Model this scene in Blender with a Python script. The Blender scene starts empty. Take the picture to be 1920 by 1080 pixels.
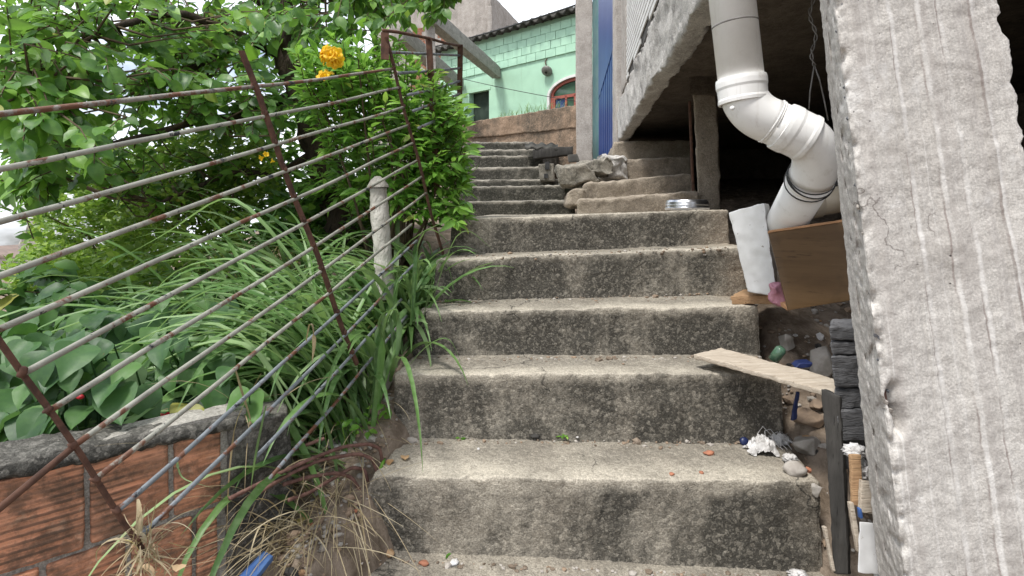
import bpy, bmesh, math, random
import numpy as np
from mathutils import Vector, Matrix, Quaternion, noise
from mathutils.bvhtree import BVHTree
random.seed(7)
rng = np.random.default_rng(11)
R = math.radians
scene = bpy.context.scene
COL = scene.collection

# ------------------------------------------------------------------ camera
CZ = 1.3                                   # eye height above the foot of the stairs
cam_d = bpy.data.cameras.new('camera')
cam = bpy.data.objects.new('camera', cam_d); COL.objects.link(cam)
cam.location = (0, 0, CZ); cam.rotation_euler = (R(90), 0, 0)
cam_d.sensor_width = 36; cam_d.lens = 18.75; cam_d.shift_y = -140/1920
cam_d.clip_start = .02; cam_d.clip_end = 6000
scene.camera = cam

# ------------------------------------------------------------------ sky, sun, exposure
SUN_EL, SUN_AZ = 64, 222                   # soft sun through thin cloud, behind the camera's left shoulder
world = bpy.data.worlds.new('World'); scene.world = world; world.use_nodes = True
wt = world.node_tree; wt.nodes.clear()
def wn(t, **k):
    n = wt.nodes.new(t)
    for a, b in k.items(): setattr(n, a, b)
    return n
sky = wn('ShaderNodeTexSky', sky_type='NISHITA', sun_disc=False)
sky.sun_elevation = R(SUN_EL); sky.sun_rotation = R(SUN_AZ); sky.air_density = 1.0; sky.dust_density = 1.5
tc = wn('ShaderNodeTexCoord'); mp = wn('ShaderNodeMapping'); mp.inputs['Scale'].default_value = (1, 1, 2.2)
nz = wn('ShaderNodeTexNoise'); nz.inputs['Scale'].default_value = 2.6; nz.inputs['Detail'].default_value = 8; nz.inputs['Roughness'].default_value = .58
rp = wn('ShaderNodeValToRGB'); rp.color_ramp.elements[0].position = .34; rp.color_ramp.elements[1].position = .56
mx = wn('ShaderNodeMix', data_type='RGBA'); mx.inputs['B'].default_value = (10.5, 10.9, 11.6, 1)
bg = wn('ShaderNodeBackground'); bg.inputs['Strength'].default_value = .085
wo = wn('ShaderNodeOutputWorld')
L = wt.links.new
L(tc.outputs['Generated'], mp.inputs['Vector']); L(mp.outputs[0], nz.inputs['Vector']); L(nz.outputs['Fac'], rp.inputs[0])
L(rp.outputs[0], mx.inputs['Factor']); L(sky.outputs[0], mx.inputs['A']); L(mx.outputs['Result'], bg.inputs[0]); L(bg.outputs[0], wo.inputs[0])
sd = bpy.data.lights.new('sun', 'SUN'); sd.energy = 2.3; sd.angle = R(11); sd.color = (1, .97, .92)
so = bpy.data.objects.new('sun', sd); COL.objects.link(so)
az, el = R(SUN_AZ), R(SUN_EL)
sdir = Vector((math.sin(az)*math.cos(el), math.cos(az)*math.cos(el), math.sin(el)))
so.rotation_euler = (-sdir).to_track_quat('-Z', 'Y').to_euler(); so.location = sdir*30
vs = scene.view_settings
vs.view_transform = 'Standard'; vs.look = 'None'; vs.exposure = 0.92; vs.gamma = 1; vs.use_curve_mapping = False

# ------------------------------------------------------------------ helpers
def P(px, py, Y): return Vector(((px-960)/1000*Y, Y, CZ+(400-py)/1000*Y))
def W(x, y, z): return Vector((x, y, z+CZ))         # z counted from eye level

def link(name, me, mat=None, parent=None, smooth=False):
    o = bpy.data.objects.new(name, me); COL.objects.link(o)
    if mat and not me.materials: me.materials.append(mat)
    if smooth: me.polygons.foreach_set('use_smooth', [True]*len(me.polygons))
    if parent: attach(o, parent)
    return o
def origin_of(o):
    t = Vector(o.location)
    return t
def attach(o, parent):
    o.parent = parent
    if parent.parent is None: o.matrix_parent_inverse = Matrix.Translation(-Vector(parent.location))
def thing(name, label, cat, loc, group=None):
    o = bpy.data.objects.new(name, None); COL.objects.link(o); o.location = loc; o.empty_display_size = .05
    return tag(o, label, cat, group)
def tag(o, label, cat, group=None):
    o['label'] = label; o['category'] = cat
    if group: o['group'] = group
    return o
def kind(o, k): o['kind'] = k; return o

class MB:
    def __init__(s): s.v = []; s.f = []
    def add(s, v, f):
        n = len(s.v); s.v += [tuple(p) for p in v]; s.f += [tuple(i+n for i in q) for q in f]
    def tube(s, path, r, seg=8, cap=True):
        path = [Vector(p) for p in path]; n = len(path)
        rr = r if isinstance(r, (list, tuple)) else [r]*n
        t0 = (path[1]-path[0]).normalized()
        a = t0.orthogonal().normalized(); vs_ = []
        for i, p in enumerate(path):
            t = (path[min(i+1, n-1)]-path[max(i-1, 0)]).normalized()
            a = (a - t*a.dot(t)); a = a.normalized() if a.length > 1e-6 else t.orthogonal().normalized()
            b = t.cross(a)
            for k in range(seg):
                th = 2*math.pi*k/seg
                vs_.append(p+(a*math.cos(th)+b*math.sin(th))*rr[i])
        fs = [(i*seg+k, i*seg+(k+1) % seg, (i+1)*seg+(k+1) % seg, (i+1)*seg+k) for i in range(n-1) for k in range(seg)]
        if cap: fs += [tuple(range(seg-1, -1, -1)), tuple((n-1)*seg+k for k in range(seg))]
        s.add(vs_, fs); return s
    def box(s, o, u, v, w):
        o, u, v, w = map(Vector, (o, u, v, w))
        c = [o, o+u, o+u+v, o+v, o+w, o+u+w, o+u+v+w, o+v+w]
        s.add(c, [(0,3,2,1),(4,5,6,7),(0,1,5,4),(1,2,6,5),(2,3,7,6),(3,0,4,7)]); return s
    def prism(s, pts, ext):                                  # pts: 3D outline, ext: extrusion vector
        pts = [Vector(p) for p in pts]; e = Vector(ext); n = len(pts)
        s.add(pts+[p+e for p in pts], [tuple(range(n)), tuple(range(2*n-1, n-1, -1))]+[(i, i+n, (i+1) % n+n, (i+1) % n) for i in range(n)]); return s
    def lathe(s, prof, loc, axis=(0,0,1), seg=28, crisp=False):
        if crisp:
            for a_, b_ in zip(prof[:-1], prof[1:]): s.lathe([a_, b_], loc, axis, seg)
            return s
        q = Vector((0,0,1)).rotation_difference(Vector(axis)); loc = Vector(loc); vs_ = []
        for r, z in prof:
            for k in range(seg):
                th = 2*math.pi*k/seg; vs_.append(loc+q @ Vector((r*math.cos(th), r*math.sin(th), z)))
        s.add(vs_, [(i*seg+k, i*seg+(k+1) % seg, (i+1)*seg+(k+1) % seg, (i+1)*seg+k) for i in range(len(prof)-1) for k in range(seg)]); return s
    def mesh(s, name):
        me = bpy.data.meshes.new(name); me.from_pydata(s.v, [], s.f); me.update(); return me
    def build(s, name, mat, parent=None, smooth=False, fix=False):
        me = s.mesh(name)
        if fix:
            bm = bmesh.new(); bm.from_mesh(me); bmesh.ops.recalc_face_normals(bm, faces=bm.faces); bm.to_mesh(me); bm.free()
        return link(name, me, mat, parent, smooth)

def lines(Lg, cell, r):
    n = max(1, round(Lg/cell)); s = set(round(i/n, 6) for i in range(n+1))
    if r > 0 and Lg > 2.2*r:
        for q in (.12, .4, 1.0): s |= {round(q*r/Lg, 6), round(1-q*r/Lg, 6)}
    return sorted(s)
def hexa_mesh(name, c8, cell=.02, r=.01, amp=.003, freq=25, low=0., seed=0., fn=None):
    """rounded, chipped solid from eight corners: bottom FL FR BR BL, top FL FR BR BL"""
    c = [Vector(p) for p in c8]
    Lu = sum((c[b]-c[a]).length for a, b in ((0,1),(3,2),(4,5),(7,6)))/4
    Lv = sum((c[b]-c[a]).length for a, b in ((0,3),(1,2),(4,7),(5,6)))/4
    Lw = sum((c[b]-c[a]).length for a, b in ((0,4),(1,5),(2,6),(3,7)))/4
    r = min(r, .45*min(Lu, Lv, Lw)); dims = Vector((Lu, Lv, Lw))
    A = [lines(l, cell, r) for l in dims]; nu, nv, nw = (len(a)-1 for a in A)
    idx = {}; V = []; F = []; AT = []
    off = Vector((seed*7.3, seed*3.1, seed*5.7))
    def vert(i, j, k):
        key = (i, j, k)
        if key in idx: return idx[key]
        u, v, w = A[0][i], A[1][j], A[2][k]
        p = Vector((u*Lu, v*Lv, w*Lw))
        if r > 0:
            q = Vector([min(max(p[a], r), dims[a]-r) for a in range(3)]); d = p-q
            if d.length > 1e-9: p = q+d.normalized()*r if sum(abs(x) > 1e-9 for x in d) > 1 else q+d
            u2, v2, w2 = p.x/Lu, p.y/Lv, p.z/Lw
        else: u2, v2, w2 = u, v, w
        b = (c[0]*(1-u2)+c[1]*u2)*(1-v2)+(c[3]*(1-u2)+c[2]*u2)*v2
        t = (c[4]*(1-u2)+c[5]*u2)*(1-v2)+(c[7]*(1-u2)+c[6]*u2)*v2
        x = b*(1-w2)+t*w2
        if amp:
            y = x+off
            d = noise.noise_vector(y*freq)*amp+noise.noise_vector(y*freq*3.1)*amp*.5
            if low: d += noise.noise_vector(y*freq*.16)*low
            x = x+d
        if fn: x = x+fn(u, v, w, x)
        idx[key] = len(V); V.append(tuple(x)); AT.extend((u, v, w)); return idx[key]
    for i in range(nu):
        for j in range(nv):
            F.append((vert(i,j,0), vert(i,j+1,0), vert(i+1,j+1,0), vert(i+1,j,0)))
            F.append((vert(i,j,nw), vert(i+1,j,nw), vert(i+1,j+1,nw), vert(i,j+1,nw)))
    for i in range(nu):
        for k in range(nw):
            F.append((vert(i,0,k), vert(i+1,0,k), vert(i+1,0,k+1), vert(i,0,k+1)))
            F.append((vert(i,nv,k), vert(i,nv,k+1), vert(i+1,nv,k+1), vert(i+1,nv,k)))
    for j in range(nv):
        for k in range(nw):
            F.append((vert(0,j,k), vert(0,j,k+1), vert(0,j+1,k+1), vert(0,j+1,k)))
            F.append((vert(nu,j,k), vert(nu,j+1,k), vert(nu,j+1,k+1), vert(nu,j,k+1)))
    me = bpy.data.meshes.new(name); me.from_pydata(V, [], F); me.update()
    me.attributes.new('uvw', 'FLOAT_VECTOR', 'POINT').data.foreach_set('vector', AT); return me
def hexa(name, c8, mat, parent=None, smooth=True, **k): return link(name, hexa_mesh(name, c8, **k), mat, parent, smooth)
def obox(o, u, v, w):
    o, u, v, w = map(Vector, (o, u, v, w))
    return [o, o+u, o+u+v, o+v, o+w, o+u+w, o+u+v+w, o+v+w]
def frame_quad(a, b, c, d, th):                              # slab from a front quad (bl, br, tr, tl) pushed back by th
    a, b, c, d = map(Vector, (a, b, c, d)); n = (b-a).cross(d-a).normalized()*-th
    return [a, b, b+n, a+n, d, c, c+n, d+n]
def blob_mesh(name, size, seed, amp=.25, freq=1.6, sub=3, flat=False):
    bm = bmesh.new(); bmesh.ops.create_icosphere(bm, subdivisions=sub, radius=1)
    o = Vector((seed*3.7, seed*1.9, seed*2.3))
    for v in bm.verts:
        n = v.co.normalized()
        k = 1+amp*noise.noise(n*freq+o)+amp*.5*noise.noise(n*freq*2.7+o)
        if flat: k = 1.1-amp*.55*abs(noise.noise(n*freq+o))*2-amp*.3*abs(noise.noise(n*freq*2.6+o))*2-amp*.15*abs(noise.noise(n*freq*6+o))
        if False: k = 1+amp*(noise.cell(n*freq+o)-.5)+amp*.6*noise.noise(n*freq*2+o)
        v.co = Vector((n.x*size[0]*k, n.y*size[1]*k, n.z*size[2]*k))
    me = bpy.data.meshes.new(name); bm.to_mesh(me); bm.free(); return me
def rock_mesh(name, size, seed):
    r_ = random.Random(seed); bm = bmesh.new()
    for k in range(15):
        v = Vector((r_.gauss(0,1), r_.gauss(0,1), r_.gauss(0,1))).normalized()*r_.uniform(.8,1.12); bm.verts.new((v.x*size[0], v.y*size[1], v.z*size[2]))
    g = bmesh.ops.convex_hull(bm, input=bm.verts); bmesh.ops.delete(bm, geom=[e for e in g['geom_interior'] if isinstance(e, bmesh.types.BMVert)], context='VERTS')
    bmesh.ops.bevel(bm, geom=list(bm.edges), offset=min(size)*.09, segments=2, affect='EDGES', profile=.5)
    bmesh.ops.subdivide_edges(bm, edges=[e for e in bm.edges if e.calc_length() > min(size)*.4], cuts=1, use_grid_fill=True)
    for v in bm.verts: v.co += noise.noise_vector(v.co*(1.4/min(size))+Vector((seed,0,0)))*min(size)*.07
    me = bpy.data.meshes.new(name); bm.to_mesh(me); bm.free(); return me
def placed(name, me, mat, loc, rot=(0,0,0), parent=None, smooth=True):
    o = link(name, me, mat, None, smooth); o.location = loc; o.rotation_euler = rot
    if parent: attach(o, parent)
    return o

# ------------------------------------------------------------------ materials
class NM:
    def __init__(s, name, rough=.9, spec=.3):
        s.m = bpy.data.materials.new(name); s.m.use_nodes = True; s.t = s.m.node_tree
        s.b = s.t.nodes['Principled BSDF']; s.b.inputs['Roughness'].default_value = rough; s.b.inputs['Specular IOR Level'].default_value = spec
        g = s.t.nodes.new('ShaderNodeNewGeometry'); s.pos = g.outputs['Position']; s.nor = g.outputs['Normal']; s.geo = g
    def set(s, inp, v):
        if isinstance(v, bpy.types.NodeSocket): s.t.links.new(v, inp)
        else: inp.default_value = v
    def n(s, t, props=None, **ins):
        x = s.t.nodes.new(t)
        for k, v in (props or {}).items(): setattr(x, k, v)
        for k, v in ins.items(): s.set(x.inputs[k.replace('_', ' ')], v)
        return x
    def mapped(s, scale, vec=None):
        x = s.n('ShaderNodeMapping'); s.t.links.new(vec or s.pos, x.inputs['Vector']); x.inputs['Scale'].default_value = scale; return x.outputs[0]
    def noise(s, scale, detail=4, rough=.55, vec=None, dist=0):
        x = s.n('ShaderNodeTexNoise', Scale=scale, Detail=detail, Roughness=rough, Distortion=dist); s.t.links.new(vec or s.pos, x.inputs['Vector']); return x.outputs['Fac']
    def vor(s, scale, out='Distance', feat='F1', vec=None):
        x = s.n('ShaderNodeTexVoronoi', {'feature': feat}, Scale=scale); s.t.links.new(vec or s.pos, x.inputs['Vector']); return x.outputs[out]
    def ramp(s, fac, lo, hi, a=0., b=1.):
        x = s.n('ShaderNodeMapRange', {'interpolation_type': 'SMOOTHSTEP'}); s.set(x.inputs['Value'], fac)
        for k, v in (('From Min', lo), ('From Max', hi), ('To Min', a), ('To Max', b)): x.inputs[k].default_value = v
        return x.outputs[0]
    def math(s, op, a, b=0., clamp=False):
        x = s.n('ShaderNodeMath', {'operation': op, 'use_clamp': clamp}); s.set(x.inputs[0], a); s.set(x.inputs[1], b); return x.outputs[0]
    def mix(s, f, a, b, blend='MIX'):
        x = s.n('ShaderNodeMix', {'data_type': 'RGBA', 'blend_type': blend})
        for k, v in (('Factor', f), ('A', a), ('B', b)):
            if isinstance(v, tuple) and len(v) == 3: v = v+(1,)
            s.set(x.inputs[k], v)
        return x.outputs['Result']
    def sep(s, v, c):
        x = s.n('ShaderNodeSeparateXYZ'); s.t.links.new(v, x.inputs[0]); return x.outputs[c]
    def color(s, c): s.set(s.b.inputs['Base Color'], c+(1,) if isinstance(c, tuple) and len(c) == 3 else c); return s
    def bump(s, h, strength=.5, dist=.01):
        x = s.n('ShaderNodeBump', Strength=strength, Distance=dist, Height=h)
        if s.b.inputs['Normal'].is_linked: s.t.links.new(s.b.inputs['Normal'].links[0].from_socket, x.inputs['Normal'])
        s.t.links.new(x.outputs[0], s.b.inputs['Normal']); return s

def concrete(name, c1, c2, dark, amt=1., lo=.42, hi=.6, wear=.75, peb=75, warm=None, bump=1., fleck=.28, grain=.38, nose=False):
    m = NM(name, .93, .2)
    big = m.noise(1.7, 7, .6, dist=.7); streak = m.noise(1, 6, .62, vec=m.mapped((6.5, 6.5, .8)))
    fine = m.noise(38, 6, .78); f2 = m.noise(190, 3, .7)
    st = m.math('ADD', m.math('MULTIPLY', big, .5), m.math('ADD', m.math('MULTIPLY', streak, .28), m.math('MULTIPLY', fine, .24)))
    st = m.ramp(st, lo, hi)
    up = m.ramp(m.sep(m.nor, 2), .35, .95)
    st = m.math('MULTIPLY', st, m.math('SUBTRACT', 1., m.math('MULTIPLY', up, wear)))
    base = m.mix(m.ramp(m.noise(5, 6, .65), .35, .65), c1, c2)
    if warm:
        wx = m.math('ADD', m.sep(m.pos, 0), m.math('MULTIPLY', m.noise(3.5, 4), .5))
        wm = m.ramp(wx, warm[0], warm[1]); base = m.mix(wm, base, warm[2]); st = m.math('MULTIPLY', st, m.math('SUBTRACT', 1., m.math('MULTIPLY', wm, .75)))
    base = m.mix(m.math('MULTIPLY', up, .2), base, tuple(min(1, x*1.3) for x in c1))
    if nose:                                                    # edges rubbed pale by feet, in an uneven band
        a3 = m.n('ShaderNodeAttribute', {'attribute_name': 'uvw'}).outputs['Vector']
        nb = m.ramp(m.math('ADD', m.sep(a3, 2), m.math('MULTIPLY', m.noise(11, 5, .7), .22)), .95, 1.09)
        nv = m.ramp(m.sep(a3, 1), .35, .05); nb = m.math('MULTIPLY', nb, m.math('MULTIPLY', nv, m.ramp(m.noise(4, 4), .25, .6)))
        st = m.math('MULTIPLY', st, m.math('SUBTRACT', 1., m.math('MULTIPLY', nb, .8))); base = m.mix(m.math('MULTIPLY', nb, .75), base, tuple(min(1, x*1.5) for x in c1))
    col = m.mix(m.math('MULTIPLY', st, .9*amt), base, dark)
    if nose:
        dv = m.n('ShaderNodeVectorMath', {'operation': 'ADD'}); nzv = m.n('ShaderNodeTexNoise', Scale=6., Detail=5.); m.t.links.new(m.pos, nzv.inputs['Vector'])
        m.t.links.new(m.pos, dv.inputs[0]); sc_ = m.n('ShaderNodeVectorMath', {'operation': 'SCALE'}, Scale=.35); m.t.links.new(nzv.outputs['Color'], sc_.inputs[0]); m.t.links.new(sc_.outputs[0], dv.inputs[1])
        ck = m.math('MULTIPLY', m.ramp(m.vor(1.5, 'Distance', 'DISTANCE_TO_EDGE', dv.outputs[0]), .009, .002), m.ramp(m.noise(1.7, 3), .5, .56))
        col = m.mix(m.math('MULTIPLY', ck, .85), col, (.03,.028,.025))
    for sc, k in ((peb, 1.), (peb*2.4, .8)):                    # aggregate: pale and dark stones showing in the skin
        vcx = m.sep(m.vor(sc, 'Color'), 0)
        col = m.mix(m.math('MULTIPLY', m.ramp(vcx, .74, .95), fleck*k*.8), col, tuple(min(1, x*1.5) for x in c1))
        col = m.mix(m.math('MULTIPLY', m.ramp(vcx, .22, .04), fleck*k*.8), col, tuple(x*.35 for x in c2))
    lich = m.math('MULTIPLY', m.ramp(m.noise(70, 5, .8), .56, .66), m.ramp(big, .38, .6))
    col = m.mix(m.math('MULTIPLY', lich, .35), col, tuple(min(1, x*1.45) for x in c1))
    col = m.mix(grain, col, m.mix(m.ramp(f2, .32, .7), (.3, .3, .3), (1.75, 1.75, 1.75)), 'MULTIPLY')
    m.color(col)
    h = m.math('ADD', m.math('MULTIPLY', m.math('MULTIPLY', m.vor(peb, 'Distance'), m.ramp(m.noise(14, 4), .4, .62)), -1.3*fleck), m.math('ADD', m.math('MULTIPLY', m.noise(45, 6, .75), .9), m.math('MULTIPLY', f2, .5)))
    m.bump(h, .9*bump, .010); return m.m
M = {}
M['stair'] = concrete('stair_concrete', (.375,.34,.28), (.27,.24,.195), (.04,.038,.033), 1., .41, .555, .58, 82, warm=(1.12, 1.42, (.33,.27,.205)), nose=True)
M['upper'] = concrete('dark_stair_concrete', (.24,.22,.185), (.14,.13,.105), (.035,.035,.029), 1.0, .36, .52, .45, 60, nose=True)  # upper steps: same mix in darker colours, dark patches spread wider
M['inner'] = concrete('dusty_stair_concrete', (.35,.3,.24), (.25,.21,.165), (.09,.08,.065), .8, .5, .68, .7, 60)
M['pillar'] = concrete('pillar_concrete', (.50,.475,.44), (.44,.415,.385), (.28,.26,.235), .7, .5, .72, .2, 170, bump=.34, fleck=.2, grain=.24)
SEAMS = [.085, .30, .47, .60, .80]
def formwork(mat):
    m = NM.__new__(NM); m.m = mat; m.t = mat.node_tree; m.b = m.t.nodes['Principled BSDF']
    g = next(n for n in m.t.nodes if n.type == 'NEW_GEOMETRY'); m.pos = g.outputs['Position']; m.nor = g.outputs['Normal']; m.geo = g
    a3 = m.n('ShaderNodeAttribute', {'attribute_name': 'uvw'}).outputs['Vector']; u = m.sep(a3, 0)
    c = m.mapped((1, 1, .035), a3); gr = m.noise(45, 5, .65, vec=c); gr2 = m.noise(16, 4, .6, vec=c); w = m.noise(3.2, 6, .65); ww = m.noise(9, 5, .7)
    col = m.b.inputs['Base Color'].links[0].from_socket
    col = m.mix(m.math('MULTIPLY', m.ramp(gr2, .46, .66), .42), col, (.33,.30,.28)); col = m.mix(m.math('MULTIPLY', m.ramp(gr, .54, .68), .45), col, (.68,.66,.63))
    col = m.mix(m.math('MULTIPLY', m.ramp(w, .5, .7), .38), col, (.33,.3,.27)); col = m.mix(m.math('MULTIPLY', m.ramp(ww, .56, .7), .4), col, (.7,.685,.66))
    uu = m.math('ADD', u, m.math('MULTIPLY', m.math('SUBTRACT', m.noise(1.6, 3), .5), .006))
    for k, sm_ in enumerate(SEAMS[1:]):
        ln = m.ramp(m.math('ABSOLUTE', m.math('SUBTRACT', uu, sm_)), .0075, .002); col = m.mix(m.math('MULTIPLY', ln, m.ramp(m.noise(5+k, 4), .42, .62, .05, .6)), col, (.2,.155,.14))
        pl_ = m.ramp(m.math('ABSOLUTE', m.math('SUBTRACT', uu, sm_+.022)), .022, .004); col = m.mix(m.math('MULTIPLY', pl_, m.ramp(m.noise(6+k, 4), .4, .6, .1, .6)), col, (.72,.7,.67))
    dv = m.n('ShaderNodeVectorMath', {'operation': 'ADD'}); nzv = m.n('ShaderNodeTexNoise', Scale=7., Detail=5.); m.t.links.new(m.pos, nzv.inputs['Vector']); sc_ = m.n('ShaderNodeVectorMath', {'operation': 'SCALE'}, Scale=.3)
    m.t.links.new(m.pos, dv.inputs[0]); m.t.links.new(nzv.outputs['Color'], sc_.inputs[0]); m.t.links.new(sc_.outputs[0], dv.inputs[1])
    ck = m.math('MULTIPLY', m.ramp(m.vor(3.2, 'Distance', 'DISTANCE_TO_EDGE', dv.outputs[0]), .010, .003), m.ramp(m.noise(2.6, 3), .52, .58))
    col = m.mix(m.math('MULTIPLY', ck, .6), col, (.13,.11,.1))
    pit = m.ramp(m.vor(26, 'Distance', vec=m.pos), .075, .03); pit = m.math('MULTIPLY', pit, m.ramp(m.noise(6, 2), .48, .55)); col = m.mix(pit, col, (.06,.055,.05))
    m.color(col); m.bump(m.math('ADD', m.math('MULTIPLY', gr, .8), m.math('SUBTRACT', m.math('MULTIPLY', gr2, .4), pit)), .25, .006)
formwork(M['pillar'])
M['beam'] = concrete('beam_concrete', (.5,.48,.45), (.38,.36,.335), (.15,.14,.125), .8, .48, .68, .2, 60, bump=1.1)
M['rubble'] = concrete('rubble_concrete', (.35,.32,.27), (.24,.22,.18), (.07,.068,.058), .9, .45, .62, .3, 45, bump=1.2)
M['retain'] = concrete('brown_wall_concrete', (.33,.235,.165), (.25,.175,.12), (.08,.07,.055), 1., .44, .6, .2, 40)
M['plaster'] = concrete('grey_plaster', (.42,.385,.35), (.33,.3,.27), (.13,.115,.1), .7, .48, .68, .2, 60, bump=.5, fleck=.2)
M['cap'] = concrete('mortar_cap', (.28,.265,.235), (.16,.15,.13), (.028,.028,.025), 1., .27, .46, .2, 60)
M['mortar'] = concrete('mortar', (.4,.38,.34), (.29,.27,.24), (.08,.075,.066), .7, .46, .64, .3, 60)
M['darkplaster'] = concrete('dark_plaster', (.26,.245,.22), (.16,.15,.135), (.035,.034,.031), 1., .36, .54, .4, 60)
def simple(name, c1, c2, scale=8, rough=.8, spec=.3, bump=.3, stretch=(1,1,1), dist=.005, lo=.35, hi=.65, metal=0., det=5):
    m = NM(name, rough, spec); v = m.mapped(stretch)
    f = m.noise(scale, det, .6, vec=v); m.color(m.mix(m.ramp(f, lo, hi), c1, c2))
    if bump: m.bump(f, bump, dist)
    m.b.inputs['Metallic'].default_value = metal
    return m
def brick_mat(name, c1, c2, groove=True):
    m = NM(name, .88, .25)
    z = m.sep(m.pos, 2)
    g = m.math('SINE', m.math('MULTIPLY', m.math('ADD', z, m.math('MULTIPLY', m.noise(3, 2), .012)), 2*math.pi/.0165)) if groove else 0.
    soot = m.ramp(m.noise(1, 7, .72, vec=m.mapped((4, 4, 26))), .40, .62)
    spots = m.ramp(m.noise(13, 7, .75), .44, .62)
    base = m.mix(m.ramp(m.noise(9, 5, .6), .3, .7), c1, c2)
    c = m.mix(m.math('MULTIPLY', soot, .6), base, (.09,.06,.04)); c = m.mix(m.math('MULTIPLY', spots, .68), c, (.06,.048,.036))
    pale = m.ramp(m.noise(30, 4, .7), .58, .7); c = m.mix(m.math('MULTIPLY', pale, .35), c, (.5,.36,.25))
    m.color(c)
    if groove: m.color(m.mix(m.math('MULTIPLY', m.ramp(g, -.1, .9), m.ramp(m.noise(7, 5, .7), .35, .6, .1, .75)), c, (.05,.036,.026)))
    m.bump(m.noise(70, 5, .7), .5, .004); return m.m
M['brick'] = brick_mat('terracotta_brick', (.62,.28,.16), (.54,.27,.165))
M['brick_far'] = brick_mat('exposed_far_brick', (.36,.14,.08), (.3,.14,.09), False)
def paint_bar(name, base, dark=(.02,.02,.025), rust=(.13,.055,.03), rl=.56):
    m = NM(name, .55, .4)
    c = m.mix(m.ramp(m.noise(16, 5, .6), .4, .6), base, tuple(x*.72 for x in base))
    c = m.mix(m.ramp(m.noise(11, 6, .7), rl, rl+.07), c, rust)
    c = m.mix(m.ramp(m.noise(15, 7, .78), .58, .62), c, dark)
    m.color(c); m.bump(m.noise(60, 5, .7), .5, .003); return m.m
M['bar'] = paint_bar('peeling_bar_paint', (.31,.305,.255), rl=.535); M['bar_grey'] = paint_bar('peeling_grey_bar', (.2,.22,.235), rl=.53)
M['bar_rusty'] = paint_bar('rusty_bar', (.25,.23,.2), rl=.47)
M['rust'] = simple('rust', (.06,.032,.023), (.12,.06,.04), 30, .85, .3, .6, dist=.003).m
M['rebar'] = simple('rebar_rust', (.10,.05,.04), (.18,.10,.08), 40, .85, .3, .6, dist=.002).m
m = simple('pvc', (.82,.81,.79), (.74,.73,.70), 7, .32, .5, .04, dist=.002, lo=.4, hi=.75)
dirt = m.math('ADD', m.ramp(m.noise(9, 7, .75), .54, .74), m.math('MULTIPLY', m.ramp(m.noise(1, 6, .7, vec=m.mapped((30,30,3))), .55, .7), .6), True); cur = m.b.inputs['Base Color'].links[0].from_socket
m.color(m.mix(m.math('MULTIPLY', dirt, .4), cur, (.36,.31,.25))); M['pvc'] = m.m
M['pvc_cream'] = simple('cream_pvc', (.55,.48,.37), (.46,.39,.29), 8, .45, .4, .05).m
def wood(name, c1, c2, crack, stretch, scale=1., rough=.85, bump=.8, dist=.004):
    m = NM(name, rough, .25); v = m.mapped(stretch)
    g = m.noise(scale, 7, .68, vec=v, dist=.4); g2 = m.noise(scale*3.1, 4, .6, vec=v)
    c = m.mix(m.ramp(g, .32, .68), c1, c2); c = m.mix(m.ramp(g2, .6, .72), c, crack)
    c = m.mix(m.math('MULTIPLY', m.ramp(m.noise(9, 5, .6), .55, .75), .5), c, crack); m.color(c)
    m.bump(m.math('ADD', g, g2), bump, dist); return m.m
M['wood_grey'] = wood('weathered_plank', (.5,.44,.36), (.36,.3,.235), (.16,.12,.085), (5, 60, 90))
M['wood_tan'] = wood('tan_plank', (.42,.27,.15), (.33,.2,.11), (.16,.1,.055), (5, 50, 90))
M['wood_beam'] = wood('grey_timber', (.33,.31,.28), (.23,.21,.19), (.08,.07,.06), (4, 1, 4), 4)
M['wood_dark'] = wood('blackened_board', (.065,.061,.056), (.04,.038,.035), (.012,.011,.01), (40, 40, 3), 1)
M['charred'] = wood('charred_wood', (.16,.16,.165), (.085,.085,.088), (.012,.012,.012), (12, 12, 90), 1, .7, 1., .007)
M['veneer'] = wood('brown_veneer', (.115,.068,.03), (.088,.05,.021), (.05,.028,.012), (2.5, 2.5, 26), 1.2, .42, .1, .001)
M['ply_edge'] = wood('plywood_edge', (.5,.28,.15), (.42,.24,.13), (.3,.16,.09), (4, 30, 90))
m = simple('white_board', (.6,.6,.6), (.5,.5,.49), 6, .5, .4, .1); sp = m.ramp(m.noise(34, 4, .7), .64, .7)
m.color(m.mix(m.math('MULTIPLY', sp, .8), m.b.inputs['Base Color'].links[0].from_socket, (.18,.15,.12))); M['white_board'] = m.m
M['chip_edge'] = simple('chipboard_edge', (.34,.24,.15), (.22,.15,.09), 60, .95, .1, .8).m
M['soil'] = simple('soil', (.14,.108,.08), (.25,.2,.155), 14, .98, .1, 1., dist=.03, det=9).m
M['rock'] = simple('rock', (.40,.37,.335), (.25,.23,.2), 12, .92, .2, .7, dist=.012).m
M['rock_brown'] = simple('brown_rock', (.3,.22,.155), (.2,.15,.11), 14, .92, .2, .7, dist=.012).m
M['pebble'] = simple('dark_pebble', (.16,.165,.175), (.08,.083,.09), 20, .75, .3, .4).m
M['pebble_pale'] = simple('pale_pebble', (.40,.37,.33), (.3,.27,.24), 30, .85, .3, .4).m
m = NM('plastic_film', .45, .4); m.color(m.mix(m.ramp(m.noise(14, 4), .35, .65), (.72,.71,.7), (.52,.5,.48))); m.bump(m.noise(45, 5, .7, dist=1.5), .8, .01); M['film'] = m.m
M['terracotta'] = simple('terracotta_shard', (.4,.17,.1), (.3,.13,.08), 40, .9).m
M['blue_paint'] = simple('blue_painted_board', (.04,.10,.28), (.07,.14,.3), 14, .55, .4, .2).m
M['pink'] = simple('pink_cloth', (.52,.27,.32), (.4,.19,.24), 22, .9, .2, .7).m
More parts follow.
